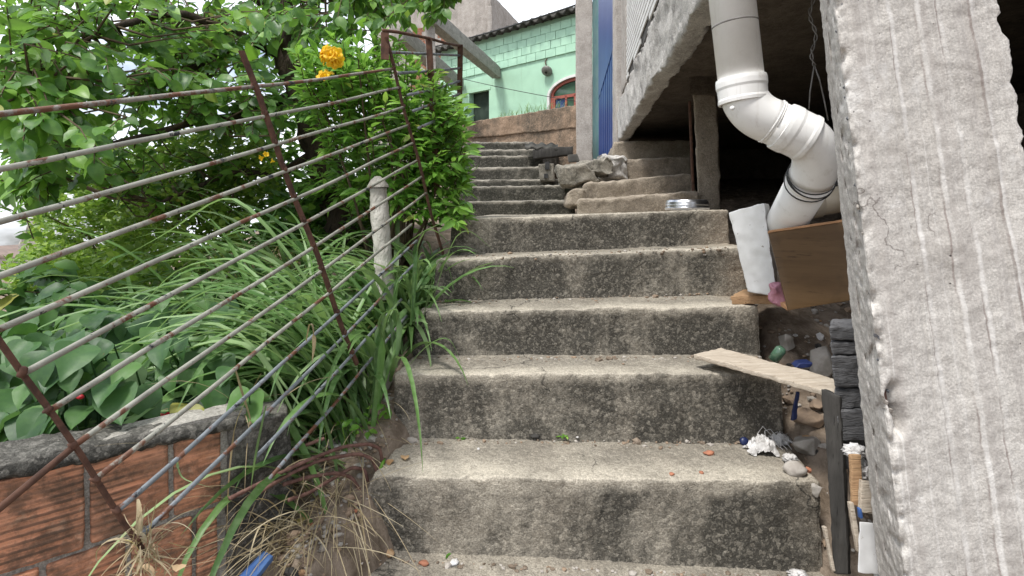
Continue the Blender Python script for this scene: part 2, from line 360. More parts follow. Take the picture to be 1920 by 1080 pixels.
M['red'] = simple('red_plastic', (.5,.015,.03), (.35,.01,.02), 20, .4, .4, .3).m
M['navy'] = simple('navy_plastic', (.012,.02,.07), (.02,.03,.10), 20, .4, .4, .2).m
M['alu'] = simple('aluminium', (.62,.63,.66), (.5,.51,.54), 30, .28, .5, .06, metal=1.).m
M['black_wire'] = simple('black_wire', (.02,.02,.02), (.04,.04,.04), 20, .5, .4, 0).m
M['grey_wire'] = simple('grey_wire', (.2,.19,.18), (.12,.11,.1), 20, .6, .4, 0).m
# house
m = NM('green_paint', .8, .3)
c = m.mix(m.ramp(m.noise(1.4, 6, .6), .35, .7), (.42,.66,.49), (.36,.58,.43))
c = m.mix(m.ramp(m.noise(4.5, 6, .65), .68, .71), c, (.75,.74,.68)); c = m.mix(m.math('MULTIPLY', m.ramp(m.noise(1, 5, .6, vec=m.mapped((6,6,.9))), .55, .75), .3), c, (.2,.3,.2))
m.color(c); m.bump(m.noise(30, 5), .25, .01); M['green'] = m.m
m = NM('green_brick_paint', .85, .3); m.color(m.mix(m.ramp(m.noise(5, 5), .35, .7), (.41,.64,.48), (.35,.56,.42))); m.bump(m.noise(60, 4), .5, .01); M['green_brick'] = m.m
m = NM('roof_sheet', .95, .1); m.color(m.mix(m.ramp(m.noise(6, 6, .7), .35, .65), (.10,.095,.085), (.04,.04,.036))); m.bump(m.noise(60, 5), .5, .01); M['roof'] = m.m
M['red_frame'] = simple('red_window_paint', (.36,.10,.07), (.28,.08,.06), 20, .5, .4, .1).m
M['white_trim'] = simple('white_trim', (.72,.71,.69), (.6,.59,.57), 8, .7).m
M['glass_blue'] = simple('blue_glass', (.04,.07,.17), (.03,.055,.12), 6, .08, .6, 0).m
M['glass_green'] = simple('green_glass', (.06,.12,.075), (.045,.09,.06), 6, .08, .6, 0).m
M['glass_violet'] = simple('violet_glass', (.14,.09,.18), (.1,.07,.13), 6, .08, .6, 0).m
M['dark_room'] = simple('dark_interior', (.05,.07,.055), (.03,.045,.035), 4, .9, .1, 0).m
M['lamp_shade'] = simple('grey_lamp_enamel', (.19,.19,.165), (.13,.13,.115), 12, .5, .4, .1).m
m = NM('blue_gate_paint', .33, .5); m.color(m.mix(m.ramp(m.noise(1, 4, vec=m.mapped((3,3,1))), .4, .7), (.016,.05,.19), (.03,.075,.24))); m.bump(m.noise(4, 3), .15, .02); M['gate'] = m.m
M['gate_dark'] = simple('dark_blue_paint', (.012,.03,.10), (.02,.045,.13), 8, .5, .3, 0).m
M['turquoise'] = simple('turquoise_paint', (.28,.50,.50), (.36,.55,.53), 7, .8, .3, .3, (2,2,.6)).m
M['tile'] = simple('pale_wall_tile', (.64,.63,.61), (.53,.52,.5), 5, .6, .3, .2).m
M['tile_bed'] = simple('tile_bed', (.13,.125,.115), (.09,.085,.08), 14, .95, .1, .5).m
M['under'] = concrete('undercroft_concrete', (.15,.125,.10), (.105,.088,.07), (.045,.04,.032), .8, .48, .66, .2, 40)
M['roof_red'] = simple('brown_roof', (.24,.18,.15), (.18,.14,.12), 1, .9).m
M['wall_far'] = simple('far_wall', (.5,.45,.4), (.4,.36,.32), 1, .9).m
# leaves: colour varies by leaf (attribute on joined leaves, object random on single ones)
def leaf_mat(name, dark, mid, light, trans=.32, rough=.42, back=(.16,.22,.12)):
    m = NM(name, rough, .45)
    at = m.n('ShaderNodeAttribute', {'attribute_name': 'rnd'}).outputs['Fac']; oi = m.n('ShaderNodeObjectInfo').outputs['Random']
    r = m.math('FRACT', m.math('ADD', at, oi))
    c = m.mix(m.ramp(r, 0., .6), dark, mid); c = m.mix(m.ramp(r, .62, 1.), c, light)
    c = m.mix(m.ramp(m.noise(45, 3), .4, .7, 0, .3), c, light)
    c = m.mix(m.math('MULTIPLY', m.ramp(r, .982, .99), .7), c, (.34,.29,.06)); c = m.mix(m.math('MULTIPLY', m.ramp(m.noise(28, 5, .75), .66, .72), .6), c, (.16,.12,.05))
    c = m.mix(m.math('MULTIPLY', m.geo.outputs['Backfacing'], .45), c, back)
    m.color(c); m.bump(m.noise(120, 3), .25, .002)
    tr = m.n('ShaderNodeBsdfTranslucent'); m.set(tr.inputs['Color'], m.mix(.5, c, (light[0]*1.5, light[1]*1.7, light[2]*.8)))
    mxs = m.n('ShaderNodeMixShader'); mxs.inputs[0].default_value = trans
    out = m.t.nodes['Material Output']; m.t.links.new(m.b.outputs[0], mxs.inputs[1]); m.t.links.new(tr.outputs[0], mxs.inputs[2]); m.t.links.new(mxs.outputs[0], out.inputs[0])
    return m.m
M['leaf_tree'] = leaf_mat('tree_leaf', (.036,.10,.026), (.08,.19,.036), (.21,.38,.06), .4)
M['leaf_ivy'] = leaf_mat('hedge_leaf', (.075,.155,.025), (.155,.27,.035), (.32,.44,.08), .42)
M['leaf_broad'] = leaf_mat('broad_leaf', (.026,.072,.026), (.05,.122,.036), (.1,.21,.048), .3, .5)
M['leaf_bush'] = leaf_mat('bush_leaf', (.075,.19,.03), (.145,.32,.045), (.29,.5,.09), .4)
M['blade'] = leaf_mat('grass_blade', (.055,.13,.036), (.12,.235,.062), (.29,.41,.2), .3, .45, (.13,.19,.12))
M['dry'] = leaf_mat('dry_straw', (.25,.19,.11), (.38,.31,.2), (.5,.43,.3), .2, .8, (.4,.3,.16))
M['dry_leaf'] = leaf_mat('dead_leaf', (.3,.17,.08), (.45,.28,.15), (.55,.4,.25), .2, .8, (.4,.28,.16))
M['bark'] = wood('bark', (.075,.055,.04), (.045,.034,.026), (.015,.012,.01), (18, 18, 5), 1, .95, 1., .02)
M['twig'] = simple('twig', (.11,.08,.05), (.07,.05,.03), 30, .9).m
M['petal'] = leaf_mat('yellow_petal', (.72,.42,.01), (.8,.5,.015), (.85,.58,.03), .3, .6, (.8,.5,.02))
M['wrap'] = simple('white_wrap', (.5,.48,.43), (.33,.31,.27), 14, .75, .3, 1., (1,1,.5), .03).m

# ------------------------------------------------------------------ ground
WA = Vector((-1.104, 1.15)); WD = Vector((1.06, 1.0)).normalized()      # brick wall line
WN = Vector((-WD.y, WD.x))                                              # towards the bed behind it
def sl(x): return np.interp(x, [1.0,1.7,2.0,2.8,5.2,9,12], [-.62,-.47,-.44,-.31,-.47,-.72,-.8])
def sr(x): return np.interp(x, [1.0,1.7,2.0,2.8,5.2,12], [1.0,.99,1.0,1.13,1.7,2.2])
def smooth(a, b, x):
    t = np.clip((x-a)/(b-a), 0, 1); return t*t*(3-2*t)
def ground_z(X, Y):
    X = np.asarray(X, float); Y = np.asarray(Y, float)
    zl = np.interp(Y, [.6,1.0,1.3,1.7,2.0,2.5,3,4,5.5,9,12,20], [-1.3,-1.2,-1.02,-.88,-.74,-.5,-.34,-.15,-.02,.9,1.05,1.6])
    side = (X-WA.x)*WN.x+(Y-WA.y)*WN.y
    along = (X-WA.x)*WD.x+(Y-WA.y)*WD.y
    bed = np.maximum(zl, -.68)
    zl = np.where(along < .56, np.where(side > .04, bed, np.minimum(zl, -1.18)), zl)
    far = np.maximum(-1.5-X, 0)
    zl = zl-np.minimum(far*.42, 2.2)*np.clip((Y-1)/2, 0, 1)
    zr = np.interp(Y, [.6,1.0,1.5,1.75,2,2.3,2.7,3.2,4.3,5.4,7,12,20], [-1.3,-1.25,-1.16,-.98,-.76,-.56,-.36,-.2,-.13,.1,.3,1.0,1.6])
    t = smooth(-.12, .12, X-sr(Y)); z = np.where(X > sr(Y)-.2, zr*t+(zr-.35)*(1-t), zl)
    t2 = smooth(-.02, .25, X-sl(Y)); z = np.where((X > sl(Y)-.05) & (X <= sr(Y)-.2), zl*(1-t2)+(np.minimum(zl, zr)-.4)*t2, z)
    d = np.sqrt(X*X+(Y-5)**2); k = smooth(9, 22, d)
    return z*(1-k)+(-1.3+.11*X+.02*np.maximum(Y, 0)*(X > -8))*k
def axis(dense0, dense1, step, far):
    a = list(np.arange(dense0, dense1+1e-6, step)); s = step
    while a[-1] < far: s *= 1.28; a.append(a[-1]+s)
    s = step; b = []
    x = dense0
    while x > -far: s *= 1.28; x -= s; b.append(x)
    return np.array(b[::-1]+a)
gx, gy = axis(-3.2, 3.0, .05, 2500), axis(.5, 8, .05, 2500)
GX, GY = np.meshgrid(gx, gy); GZ = ground_z(GX, GY)+CZ
near = (np.abs(GX) < 6) & (GY < 14) & (GY > -4)
jit = np.array([noise.fractal(Vector((x*5, y*5, 0)), .6, 2., 5) for x, y in zip(GX[near], GY[near])])
GZ[near] += jit*.028
nx, ny = len(gx), len(gy)
me = bpy.data.meshes.new('ground')
ii = (np.arange(ny-1)[:, None]*nx+np.arange(nx-1)[None, :]).ravel()
me.from_pydata(np.stack([GX.ravel(), GY.ravel(), GZ.ravel()], 1).tolist(), [], np.stack([ii, ii+1, ii+1+nx, ii+nx], 1).tolist()); me.update()
kind(link('ground', me, M['soil'], None, True), 'structure')
def gz(x, y): return float(ground_z(x, y))+CZ

# ------------------------------------------------------------------ stairs
st = thing('concrete_stairs', 'worn concrete stairs climbing the slope, grey steps stained black', 'stairs', W(.3, 1.7, -1.2))
def step(fl, fr, Yl, Yr, bl, br, back, mat, seed, cell=.014, r=.012, amp=.0042, bx=(0,0), parent=st, name='step', freq=26, dz=(0,0)):
    a, b = P(*fl, Yl), P(*fr, Yr); c, d = P(*bl, Yl), P(*br, Yr)
    c.z -= .08; d.z -= .08
    k = Vector((.13, 1, 0))*back
    bk0, bk1 = k+Vector((bx[0], 0, 0)), k+Vector((bx[1], 0, 0))
    def fn(u, v, w, x):                                   # bulging nosing, slightly hollow riser, pebbly skin
        d1 = noise.voronoi(x*48)[0][0]
        kx = Vector((0, -.004, .0035))*(.6-d1*1.5)*(1 if v < .5 or w > .9 else .5)
        return kx+Vector((0, .008*math.sin(math.pi*w) if v < .01 else 0, .006*noise.noise(Vector((x.x*3, seed*5, 0)))))
    return hexa(name, [c, d, d+bk1, c+bk0, a, b, b+bk1+Vector((0,0,dz[1])), a+bk0+Vector((0,0,dz[0]))], mat, parent, cell=cell, r=r, amp=amp, freq=freq, low=.004, seed=seed, fn=fn)
# (front top left, front top right, depths, riser foot left/right, run)
step((530,1163), (1720,1235), 1.40, 1.40, (540,1300), (1740,1350), .48, M['stair'], 1)
step((698,893), (1538,903), 1.70, 1.72, (622,1048), (1548,1100), .46, M['stair'], 2)
step((737,701), (1466,700), 1.986, 1.99, (733,822), (1472,826), .42, M['stair'], 3)
step((777,584), (1422,573), 2.248, 2.25, (772,668), (1428,667), .42, M['stair'], 4)
step((818,487), (1396,463), 2.522, 2.52, (806,564), (1402,547), .42, M['stair'], 5)
step((846,412), (1366,392), 2.788, 2.79, (842,480), (1372,461), 2.75, M['stair'], 6, cell=.018, bx=(-.25, .35), dz=(.02, -.02))
for i, (pl, pr, yl, yr, Y) in enumerate([(850,1078,378,375,5.2),(855,1059,350,347,5.8),(860,1048,337,335,6.4),(864,1034,315,311,6.9),(868,1018,292,291,7.4),(872,1005,281,279,8.0),(876,994,266,265,8.6)]):
    yb = 400-(400-yl)*.2 if i == 0 else yl+32
    back = 1.15 if i < 6 else 3.2
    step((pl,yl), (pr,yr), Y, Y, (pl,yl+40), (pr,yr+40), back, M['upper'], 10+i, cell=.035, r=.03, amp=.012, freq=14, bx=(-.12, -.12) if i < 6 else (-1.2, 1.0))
inn = thing('broken_side_stairs', 'broken dusty steps turning off under the overhanging house', 'stairs', W(.95, 4.2, 0))
step((1083,374), (1312,358), 4.2, 4.2, (1080,412), (1316,402), 1.3, M['inner'], 21, cell=.03, r=.03, amp=.016, freq=11, parent=inn)
step((1094,343), (1302,324), 4.8, 4.8, (1090,385), (1306,370), 1.4, M['inner'], 22, cell=.035, r=.03, amp=.016, freq=11, parent=inn)
step((1150,299), (1300,294), 5.6, 5.6, (1146,350), (1302,340), 1.5, M['inner'], 23, cell=.04, r=.03, amp=.014, freq=11, parent=inn)
step((1150,265), (1300,262), 6.5, 6.5, (1146,330), (1302,320), 1.5, M['inner'], 24, cell=.05, r=.03, amp=.014, freq=11, parent=inn)

_v, _f = [], []
for o in [o for o in COL.objects if o.type == 'MESH' and o.name.split('.')[0] in ('step', 'ground')]:
    n_ = len(_v); _v += [tuple(v.co) for v in o.data.vertices]; _f += [tuple(i+n_ for i in p.vertices) for p in o.data.polygons]
BVH = BVHTree.FromPolygons(_v, _f)
def rest(px, py, lift=0.):                                    # the point of the stairs or soil that lies in this direction
    d = P(px, py, 1.)-cam.location; h_ = BVH.ray_cast(cam.location, d.normalized())[0]
    return (h_ if h_ else P(px, py, 1.8))+Vector((0,0,lift))
def down(p, lift=0.):                                         # drop a point to the surface below it
    h_ = BVH.ray_cast(Vector(p)+Vector((0,0,.12)), Vector((0,0,-1)))[0]
    return Vector((p[0], p[1], (h_.z if h_ else p[2])+lift))

# ------------------------------------------------------------------ overhanging house on the right
hs = thing('overhanging_house', 'house on a raised concrete slab edge, pale tiles above a dark undercroft', 'house', W(1.6, 5, 0))
def SX(Y): return .56+.12*Y                                   # its side wall line
ub = Vector((.12, 1, 0)); un = Vector((-1, .12, 0)).normalized()
Y0, Y1 = 2.05, 11.4
def sp_(Y, z, off=0): return W(SX(Y), Y, z)+un*off
def beam_fn(u, v, w, x):
    k = noise.fractal(x*4.5, .7, 2., 4)
    return Vector((.02*k, 0, .022*k if w < .2 else .01*k))
b0 = [sp_(Y0,.955), sp_(Y1,.945), sp_(Y1,.945,-.13), sp_(Y0,.955,-.13), sp_(Y0,1.42), sp_(Y1,1.46), sp_(Y1,1.46,-.13), sp_(Y0,1.42,-.13)]
def flip(c): return [c[0],c[3],c[2],c[1],c[4],c[7],c[6],c[5]]
hexa('edge_beam', [b0[3],b0[0],b0[1],b0[2],b0[7],b0[4],b0[5],b0[6]], M['beam'], hs, cell=.035, r=.02, amp=.014, freq=16, low=.02, fn=beam_fn)
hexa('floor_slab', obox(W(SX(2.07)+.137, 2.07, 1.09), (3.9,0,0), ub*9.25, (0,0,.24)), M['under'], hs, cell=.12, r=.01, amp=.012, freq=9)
MB().box(W(1.2, 1.05, 1.09), (3.45,0,0), (0,1.01,0), (0,0,.24)).build('overhead_light_block', M['under'], hs)  # unseen slab, added overhead to keep sky light out of the undercroft
MB().box(W(.84, 1.2, 1.095), (.3,0,0), (0,.86,0), (0,0,.23)).build('cross_beam', M['beam'], hs)
MB().box(W(1.55, 1.25, -1.6), (3.04,0,0), (0,.12,0), (0,0,2.68)).build('front_light_block', M['plaster'], hs)  # unseen wall, added to stop light entering the undercroft from the front
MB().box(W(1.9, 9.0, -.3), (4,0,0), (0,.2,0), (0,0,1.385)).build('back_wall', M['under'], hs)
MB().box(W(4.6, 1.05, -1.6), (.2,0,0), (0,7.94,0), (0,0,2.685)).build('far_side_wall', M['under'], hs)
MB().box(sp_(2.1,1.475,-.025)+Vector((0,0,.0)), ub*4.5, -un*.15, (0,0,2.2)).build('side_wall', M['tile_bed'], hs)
MB().box(W(SX(2.1)+.18, 2.1, 1.335), (3.8,0,0), (0,.15,0), (0,0,2.3)).build('front_wall', M['plaster'], hs)
tm = MB().box((0,0,0), (.268,0,0), (0,.012,0), (0,0,.046)).mesh('wall_tile'); tm.materials.append(M['tile'])
ang = math.atan2(1, .12); rot_t = Matrix.Rotation(ang, 4, 'Z')
nt = 0
for r_ in range(18):
    for k in range(11):
        Y = 3.05+k*.278+(.139 if r_ % 2 else 0); z = 1.50+r_*.065
        if Y > 6.0 or (400-1000*z/Y) < -60: continue
        if Y > 5.35 and z > 1.9 and noise.noise(Vector((Y*1.2, z*1.5, 3))) > .0: continue
        if z < 1.56 and noise.noise(Vector((Y*3, z*5, 1))) > .1: continue
        o = link('wall_tile', tm, None, None); o.matrix_world = Matrix.Translation(sp_(Y, z, -.018)) @ rot_t @ Matrix.Rotation(R(random.uniform(-.6,.6)), 4, 'X')
        attach(o, hs); nt += 1
pl = hexa('plaster_patch', [sp_(6.6,1.47,.0), sp_(6.0,1.47,.0), sp_(6.0,1.47,-.1), sp_(6.6,1.47,-.1), sp_(6.6,3.7,.0), sp_(6.0,3.7,.0), sp_(6.0,3.7,-.1), sp_(6.6,3.7,-.1)], M['plaster'], hs, cell=.06, r=.01, amp=.008, freq=14)
# blue gate in the side wall
ga = sp_(6.65, 0, .0); gb = sp_(9.2, 0, .0)
def GP(px, py): return P(px, py, 8.5+(7.4-8.5)*(px-1122)/31)
gn = (GP(1153,200)-GP(1122,200)).cross(Vector((0,0,1))).normalized()
if gn.y > 0: gn = -gn
MB().prism([GP(1122,186), GP(1153,78), GP(1153,-60), GP(1122,-60)], -gn*.03).build('gate_panel', M['gate'], hs, fix=True)
for k in range(9):
    p0 = 1122.4+k*3.45; y0 = 186-(p0-1122)*3.48
    MB().prism([GP(p0,300), GP(p0+2.1,300), GP(p0+2.1,y0-4), GP(p0,y0+2)], -gn*.02).build('gate_slat', M['gate'], hs, fix=True)
MB().prism([GP(1121.5,305)-gn*.05, GP(1155,305)-gn*.05, GP(1155,-60)-gn*.05, GP(1121.5,-60)-gn*.05], -gn*.03).build('gate_back', M['gate_dark'], hs, fix=True)
hexa('gate_jamb', [GP(1152.5,330)+gn*.03, GP(1160,330)+gn*.03, GP(1160,330)-gn*.1, GP(1152.5,330)-gn*.1, GP(1152.5,-60)+gn*.03, GP(1160,-60)+gn*.03, GP(1160,-60)-gn*.1, GP(1152.5,-60)-gn*.1], M['plaster'], hs, cell=.06, r=.01, amp=.006)
MB().box(sp_(6.6,4.2,.03), ub*2.7, -un*.15, (0,0,.3)).build('gate_lintel', M['plaster'], hs)
hexa('turquoise_jamb', [P(1111,330,9.95), P(1126,330,9.9), P(1129,330,10.3), P(1113,330,10.3), P(1111,-40,9.95), P(1127,-40,9.9), P(1129,-40,10.3), P(1113,-40,10.3)], M['turquoise'], hs, cell=.08, r=.01, amp=.005, freq=8)
hexa('corner_pilaster', [P(1081,345,9.6), P(1111,345,9.6), P(1111,345,9.95), P(1080,345,9.95), P(1079,-60,9.6), P(1110,-60,9.6), P(1110,-60,9.95), P(1079,-60,9.95)], M['plaster'], hs, cell=.08, r=.012, amp=.008, freq=8)
# inner post
ip = hexa('inner_post', [P(1311,404,4.3), P(1352,404,4.3), P(1352,404,4.5), P(1311,404,4.5), P(1300,163,4.3), P(1342,163,4.3), P(1342,163,4.5), P(1300,163,4.5)], M['inner'], hs, cell=.03, r=.015, amp=.012, freq=9, low=.01)
hexa('post_capital', [P(1294,178,4.26), P(1348,178,4.26), P(1348,178,4.56), P(1294,178,4.56), P(1292,140,4.26), P(1350,140,4.26), P(1350,140,4.56), P(1292,140,4.56)], M['under'], hs, cell=.03, r=.012, amp=.012, freq=12)
MB().tube([P(1301,392,4.42), P(1293,190,4.42)], .012, 8).build('post_rod', M['rust'], hs)

# ------------------------------------------------------------------ big pillar
pil = thing('concrete_pillar', 'thick rough concrete pillar with board marks and a crumbling pebbly edge', 'pillar', W(1.0, 1.2, -1.3))
PT, PB = 1.085, -1.32
def pe(px0, py0, px1, py1, Y, z):                             # straight edge through two image points at one depth, read at height z
    a, b = P(px0,py0,Y), P(px1,py1,Y); t = (z+CZ-a.z)/(b.z-a.z); q = a.lerp(b, t); q.z = z+CZ; return q
def corner(z): return [pe(1566,0,1696,1080,1.15,z), pe(1872,0,2075,1080,1.15,z), pe(1872,0,2075,1080,1.15,z)+Vector((.0,.33,0)), pe(1536,0,1646,1080,1.32,z)]
ridges = [(.30,.010,.006),(.322,-.009,.012),(.50,.005,.008),(.60,.006,.006),(.69,-.005,.02),(.80,.015,.008),(.828,-.010,.016)]
def pil_fn(u, v, w, x):
    o = Vector((0,0,0))
    if v < .02:
        d = 0
        wob = .003*noise.noise(Vector((w*4, 3, 0)))
        for k_, (a, h) in enumerate(zip(SEAMS, (.001, .005, .002, .003, .008))):
            t_ = u-a-wob
            d += h*math.exp(-(t_/.013)**2)*(.7+.6*noise.noise(Vector((w*14, a*9, 2))))-h*.75*math.exp(-((t_+.022)/.014)**2)
        d += (.0, .002, .0, .003, .001, .002)[sum(u-wob > a for a in SEAMS)]
        d += .0025*noise.fractal(x*12, .8, 2, 4)
        o.y -= d
        g = math.exp(-(((u-.062-.012*math.sin(w*160))/.017)**2)-(((w-.372)/.020)**4)); o.y += .05*min(1, g*2.2)   # pit with the bare bar
    e = math.exp(-(u/.042)**2)
    if v < .6 and e > .02:                                    # crumbling arris
        k = noise.fractal(Vector((x.x*14, x.y*14, x.z*21)), .75, 2.2, 6); v_ = noise.voronoi(x*55)[0]; c = v_[1]-v_[0]
        o += Vector((.013*max(-.1, k)+.004*(.3-c), .018*max(-.1, k)+.006*(.3-c), .004*noise.noise(x*60)))*e
    if u > .95: o.x += -.012*noise.fractal(x*19, .7, 2., 5)
    return o
hexa('shaft', corner(PB)+corner(PT), M['pillar'], pil, cell=.0075, r=.010, amp=.0022, freq=60, low=.003, fn=pil_fn)
for k in range(64):                                           # pebbles showing in the broken arris
    z = -.78+1.26*(k+random.random())/64; c = corner(z); q = c[0].lerp(c[1], .006+.035*random.random()**1.5); s = random.uniform(.004,.0095)
    placed('pebble', rock_mesh('pebble', (s*1.1, s, s*.9), k), M['pebble'] if random.random() < .55 else M['pebble_pale'], q+Vector((.008, .010*random.random()+.010, 0)), (random.random()*3,)*3, pil, False)
zz = -.425; q = corner(zz)[0].lerp(corner(zz)[1], .060)
MB().tube([q+Vector((.006,.034,-.07)), q+Vector((-.006,.034,.07))], .006, 8).build('exposed_bar', M['rebar'], pil, True)

# ------------------------------------------------------------------ white waste pipe
wp = thing('waste_pipe', 'white plastic waste pipe bending twice beside the concrete pillar', 'pipe', P(1455,450,2.30))
PA, PBc, PC, PD, PE = P(1366,-60,1.83), P(1391,165,1.83), P(1405,222,1.82), P(1532,276,1.80), P(1455,450,2.30)
PA2 = PA+(PA-PBc)*2.4
rad = .0745
def arc(a, b, c, n=10):
    return [a.lerp(b, t).lerp(b.lerp(c, t), t) for t in [i/(n-1) for i in range(n)]]
e1a = PBc; e1m = P(1398,212,1.83); e1b = P(1447,228,1.82)
e2a = P(1487,247,1.81); e2m = P(1552,272,1.80); e2b = P(1520,335,1.90)
MB().tube([PA2, PBc], rad, 32).build('downpipe', M['pvc'], wp, True)
MB().tube(arc(e1a, e1m, e1b, 12), rad*1.015, 32).build('elbow', M['pvc'], wp, True)
MB().tube([e1b, e2a], rad*1.0, 32).build('pipe_link', M['pvc'], wp, True)
MB().tube(arc(e2a, e2m, e2b, 14), rad*1.015, 32).build('elbow', M['pvc'], wp, True)
MB().tube([e2b, PE], rad, 32).build('lower_pipe', M['pvc'], wp, True)
def collar(a, d, r0, ln):
    d = d.normalized(); n = 10
    MB().lathe([(r0*.97,0),(r0*1.06,.001),(r0*1.085,ln*.15),(r0*1.085,ln*.35),(r0*1.05,ln*.45),(r0*1.04,ln*.8),(r0*1.07,ln*.88),(r0*1.06,ln),(r0*.97,ln*1.01)], a, d, 36, True).build('collar', M['pvc'], wp, True)
collar(PBc-(PBc-PA).normalized()*.035, PBc-PA, rad*1.03, .085)
collar(e2b-(e2b-PE).normalized()*-.0-Vector((0,0,0)), PE-e2b, rad*.985, .03)
collar(e1b-(e2a-e1b).normalized()*.004, e2a-e1b, rad*.975, .012)
collar(e2a-(e2a-e1b).normalized()*.045, e2a-e1b, rad*1.03, .10)
d = (e2b-PE).normalized()
q = PA.lerp(PBc, .47); MB().lathe([(rad*1.0,-.001),(rad*1.02,0),(rad*1.02,.004),(rad*1.0,.005)], q, (PBc-PA).normalized(), 32).build('joint_ring', M['grey_wire'], wp, True)
MB().lathe([(0,.006),(.007,.006),(.008,0)], P(1373,203,1.755), (-.2,-1,0), 12).build('screw_cap', M['pvc'], wp, True)
mw = MB()
for k in range(4):
    c0 = e2b.lerp(PE, -.06+.035*k); ax = (PE-e2b).normalized(); u = ax.orthogonal().normalized(); v = ax.cross(u); tl = random.uniform(-.022,.022)
    mw.tube([c0+(u*math.cos(t)+v*math.sin(t))*(rad*1.075)+ax*tl*math.cos(t+k) for t in [i*2*math.pi/30 for i in range(31)]], .0022, 6, False)
tag(mw.build('binding_wire', M['black_wire'], None, True), 'loops of black wire wound round the white pipe', 'wire')
cp = thing('cream_pipe', 'cream coloured plastic pipe running level behind the white pipe', 'pipe', P(1560,400,2.2))
ca, cb = P(1470,392,2.25), P(1640,362,2.2)
MB().tube([ca, cb], .055, 24).build('pipe', M['pvc_cream'], cp, True)
MB().lathe([(.054,0),(.064,.002),(.066,.02),(.064,.05),(.056,.056)], P(1512,382,2.24), (cb-ca).normalized(), 24).build('socket', M['pvc_cream'], cp, True)
tw = MB()
pts = [P(1521+5*math.sin(i*.5)+i*.25, -30+i*6.1, 2.3) for i in range(26)]
for ph in (0, math.pi):
    tw.tube([p+Vector((.006*math.cos(i*1.1+ph), .006*math.sin(i*1.1+ph), 0)) for i, p in enumerate(pts)], .003, 6)
tw.tube([pts[-1], P(1524,140,2.3), P(1519,172,2.3), P(1517,205,2.3)], .003, 6); tw.tube([pts[-1], P(1537,150,2.3), P(1545,185,2.3), P(1553,226,2.3)], .003, 6)
tw.tube([W(pts[0].x-.0, 2.3, 1.1), pts[0]], .004, 6)
tag(tw.build('hanging_wire', M['grey_wire'], None, True), 'twisted wire dangling from the dark ceiling behind the white pipe', 'wire')

# ------------------------------------------------------------------ pan
pn = thing('aluminium_pan', 'shallow round aluminium pan upside down on the step edge', 'pan', P(1288,393,2.95)+Vector((0,.0,0)))
z0 = P(1288,394,2.95)
MB().lathe([(.112,0),(.117,.002),(.119,.012),(.113,.016),(.113,.044),(.106,.055),(.09,.058),(0,.058)], z0, (0,0,1), 40, True).build('pan_body', M['alu'], pn, True)
MB().lathe([(.1135,.026),(.116,.029),(.1135,.032)], z0, (0,0,1), 40).build('pan_bead', M['alu'], pn, True)

# ------------------------------------------------------------------ retaining wall at the head of the stairs
rw = thing('retaining_wall', 'brown concrete retaining wall at the head of the stairs', 'wall', P(980,295,10.4))
def wallbox(a, b, th): # a,b: (px,ytop,ybot,Y)
    n = Vector((.55,.83,0))*th
    return [P(a[0],a[2],a[3]), P(b[0],b[2],b[3]), P(b[0],b[2],b[3])+n, P(a[0],a[2],a[3])+n, P(a[0],a[1],a[3]), P(b[0],b[1],b[3]), P(b[0],b[1],b[3])+n, P(a[0],a[1],a[3])+n]
hexa('cap_band', wallbox((845,234,262,11.4), (1084,196,240,9.62), .35), M['retain'], rw, cell=.04, r=.025, amp=.014, freq=9, low=.02)
c = wallbox((845,258,330,11.4), (1084,236,335,9.62), .32); c = [p+Vector((.02,.03,0)) for p in c]
hexa('wall_base', c, M['retain'], rw, cell=.05, r=.02, amp=.02, freq=8, low=.02)
# ------------------------------------------------------------------ green house
gh = thing('green_house', 'mint green house with corrugated roof and arched red window', 'house', W(.5, 13.5, 1.2))
HO = Vector((1.5, 12.5, CZ)); HU = Vector((-.776, .63, 0)).normalized(); HN = Vector((-.63, -.776, 0)).normalized()   # HN faces the camera
def H(t, z, off=0): return HO+HU*t+Vector((0,0,z))+HN*off
outl = [(-2.5,1.0),(-2.5,4.0)]
wall = [(-2.5,1.0), (-.74,1.0), (-.74,2.9)]
arch = [(.012-.752*math.cos(math.pi*i/16), 2.86+.36*math.sin(math.pi*i/16)) for i in range(17)]
wall = [(-2.5,1.0), (-.74,1.0)]+arch+[(.764,1.0), (2.72,1.0), (2.72,3.32), (3.45,3.32), (3.45,1.0), (4.6,1.0), (4.6,3.9), (-2.5,4.03)]
MB().prism([H(t,z) for t, z in wall], -HN*.18).build('front_wall', M['green'], gh, fix=True)
MB().prism([H(t,z,-.005) for t, z in [(-.736,1.0),(.76,1.0),(.76,2.42),(-.736,2.42)]], -HN*.15).build('window_sill_wall', M['green'], gh, fix=True)
MB().box(H(-2.5,1.0,-.185), HU*7.1, -HN*3.5, (0,0,2.9)).build('inner_mass', M['dark_room'], gh)
bmx = [MB().box((0,0,0), (w_,0,0), (0,.03,0), (0,0,.188)).mesh('brick') for w_ in (.285,.14)]
for q in bmx: q.materials.append(M['green_brick'])
a_ = math.atan2(HU.y, HU.x); rb_ = Matrix.Rotation(a_, 4, 'Z')
MB().box(H(-2.5,3.985,-.03), HU*7.1, -HN*.14, (0,0,.72)).build('gable_bed', M['green'], gh)
for r_ in range(4):
    for k in range(24):
        t = -2.4+k*.296+(.148 if r_ % 2 else 0); z = 4.0-.012*max(t,0)+r_*.199-.2
        if z+.19 > 4.66 or t > 4.4 or z < 3.76+.03*(2-t)*.5: continue
        o = link('brick', bmx[0], None, None); o.matrix_world = Matrix.Translation(H(t, z, random.uniform(-.012,.0)-.0)+HN*.012) @ rb_; attach(o, gh)
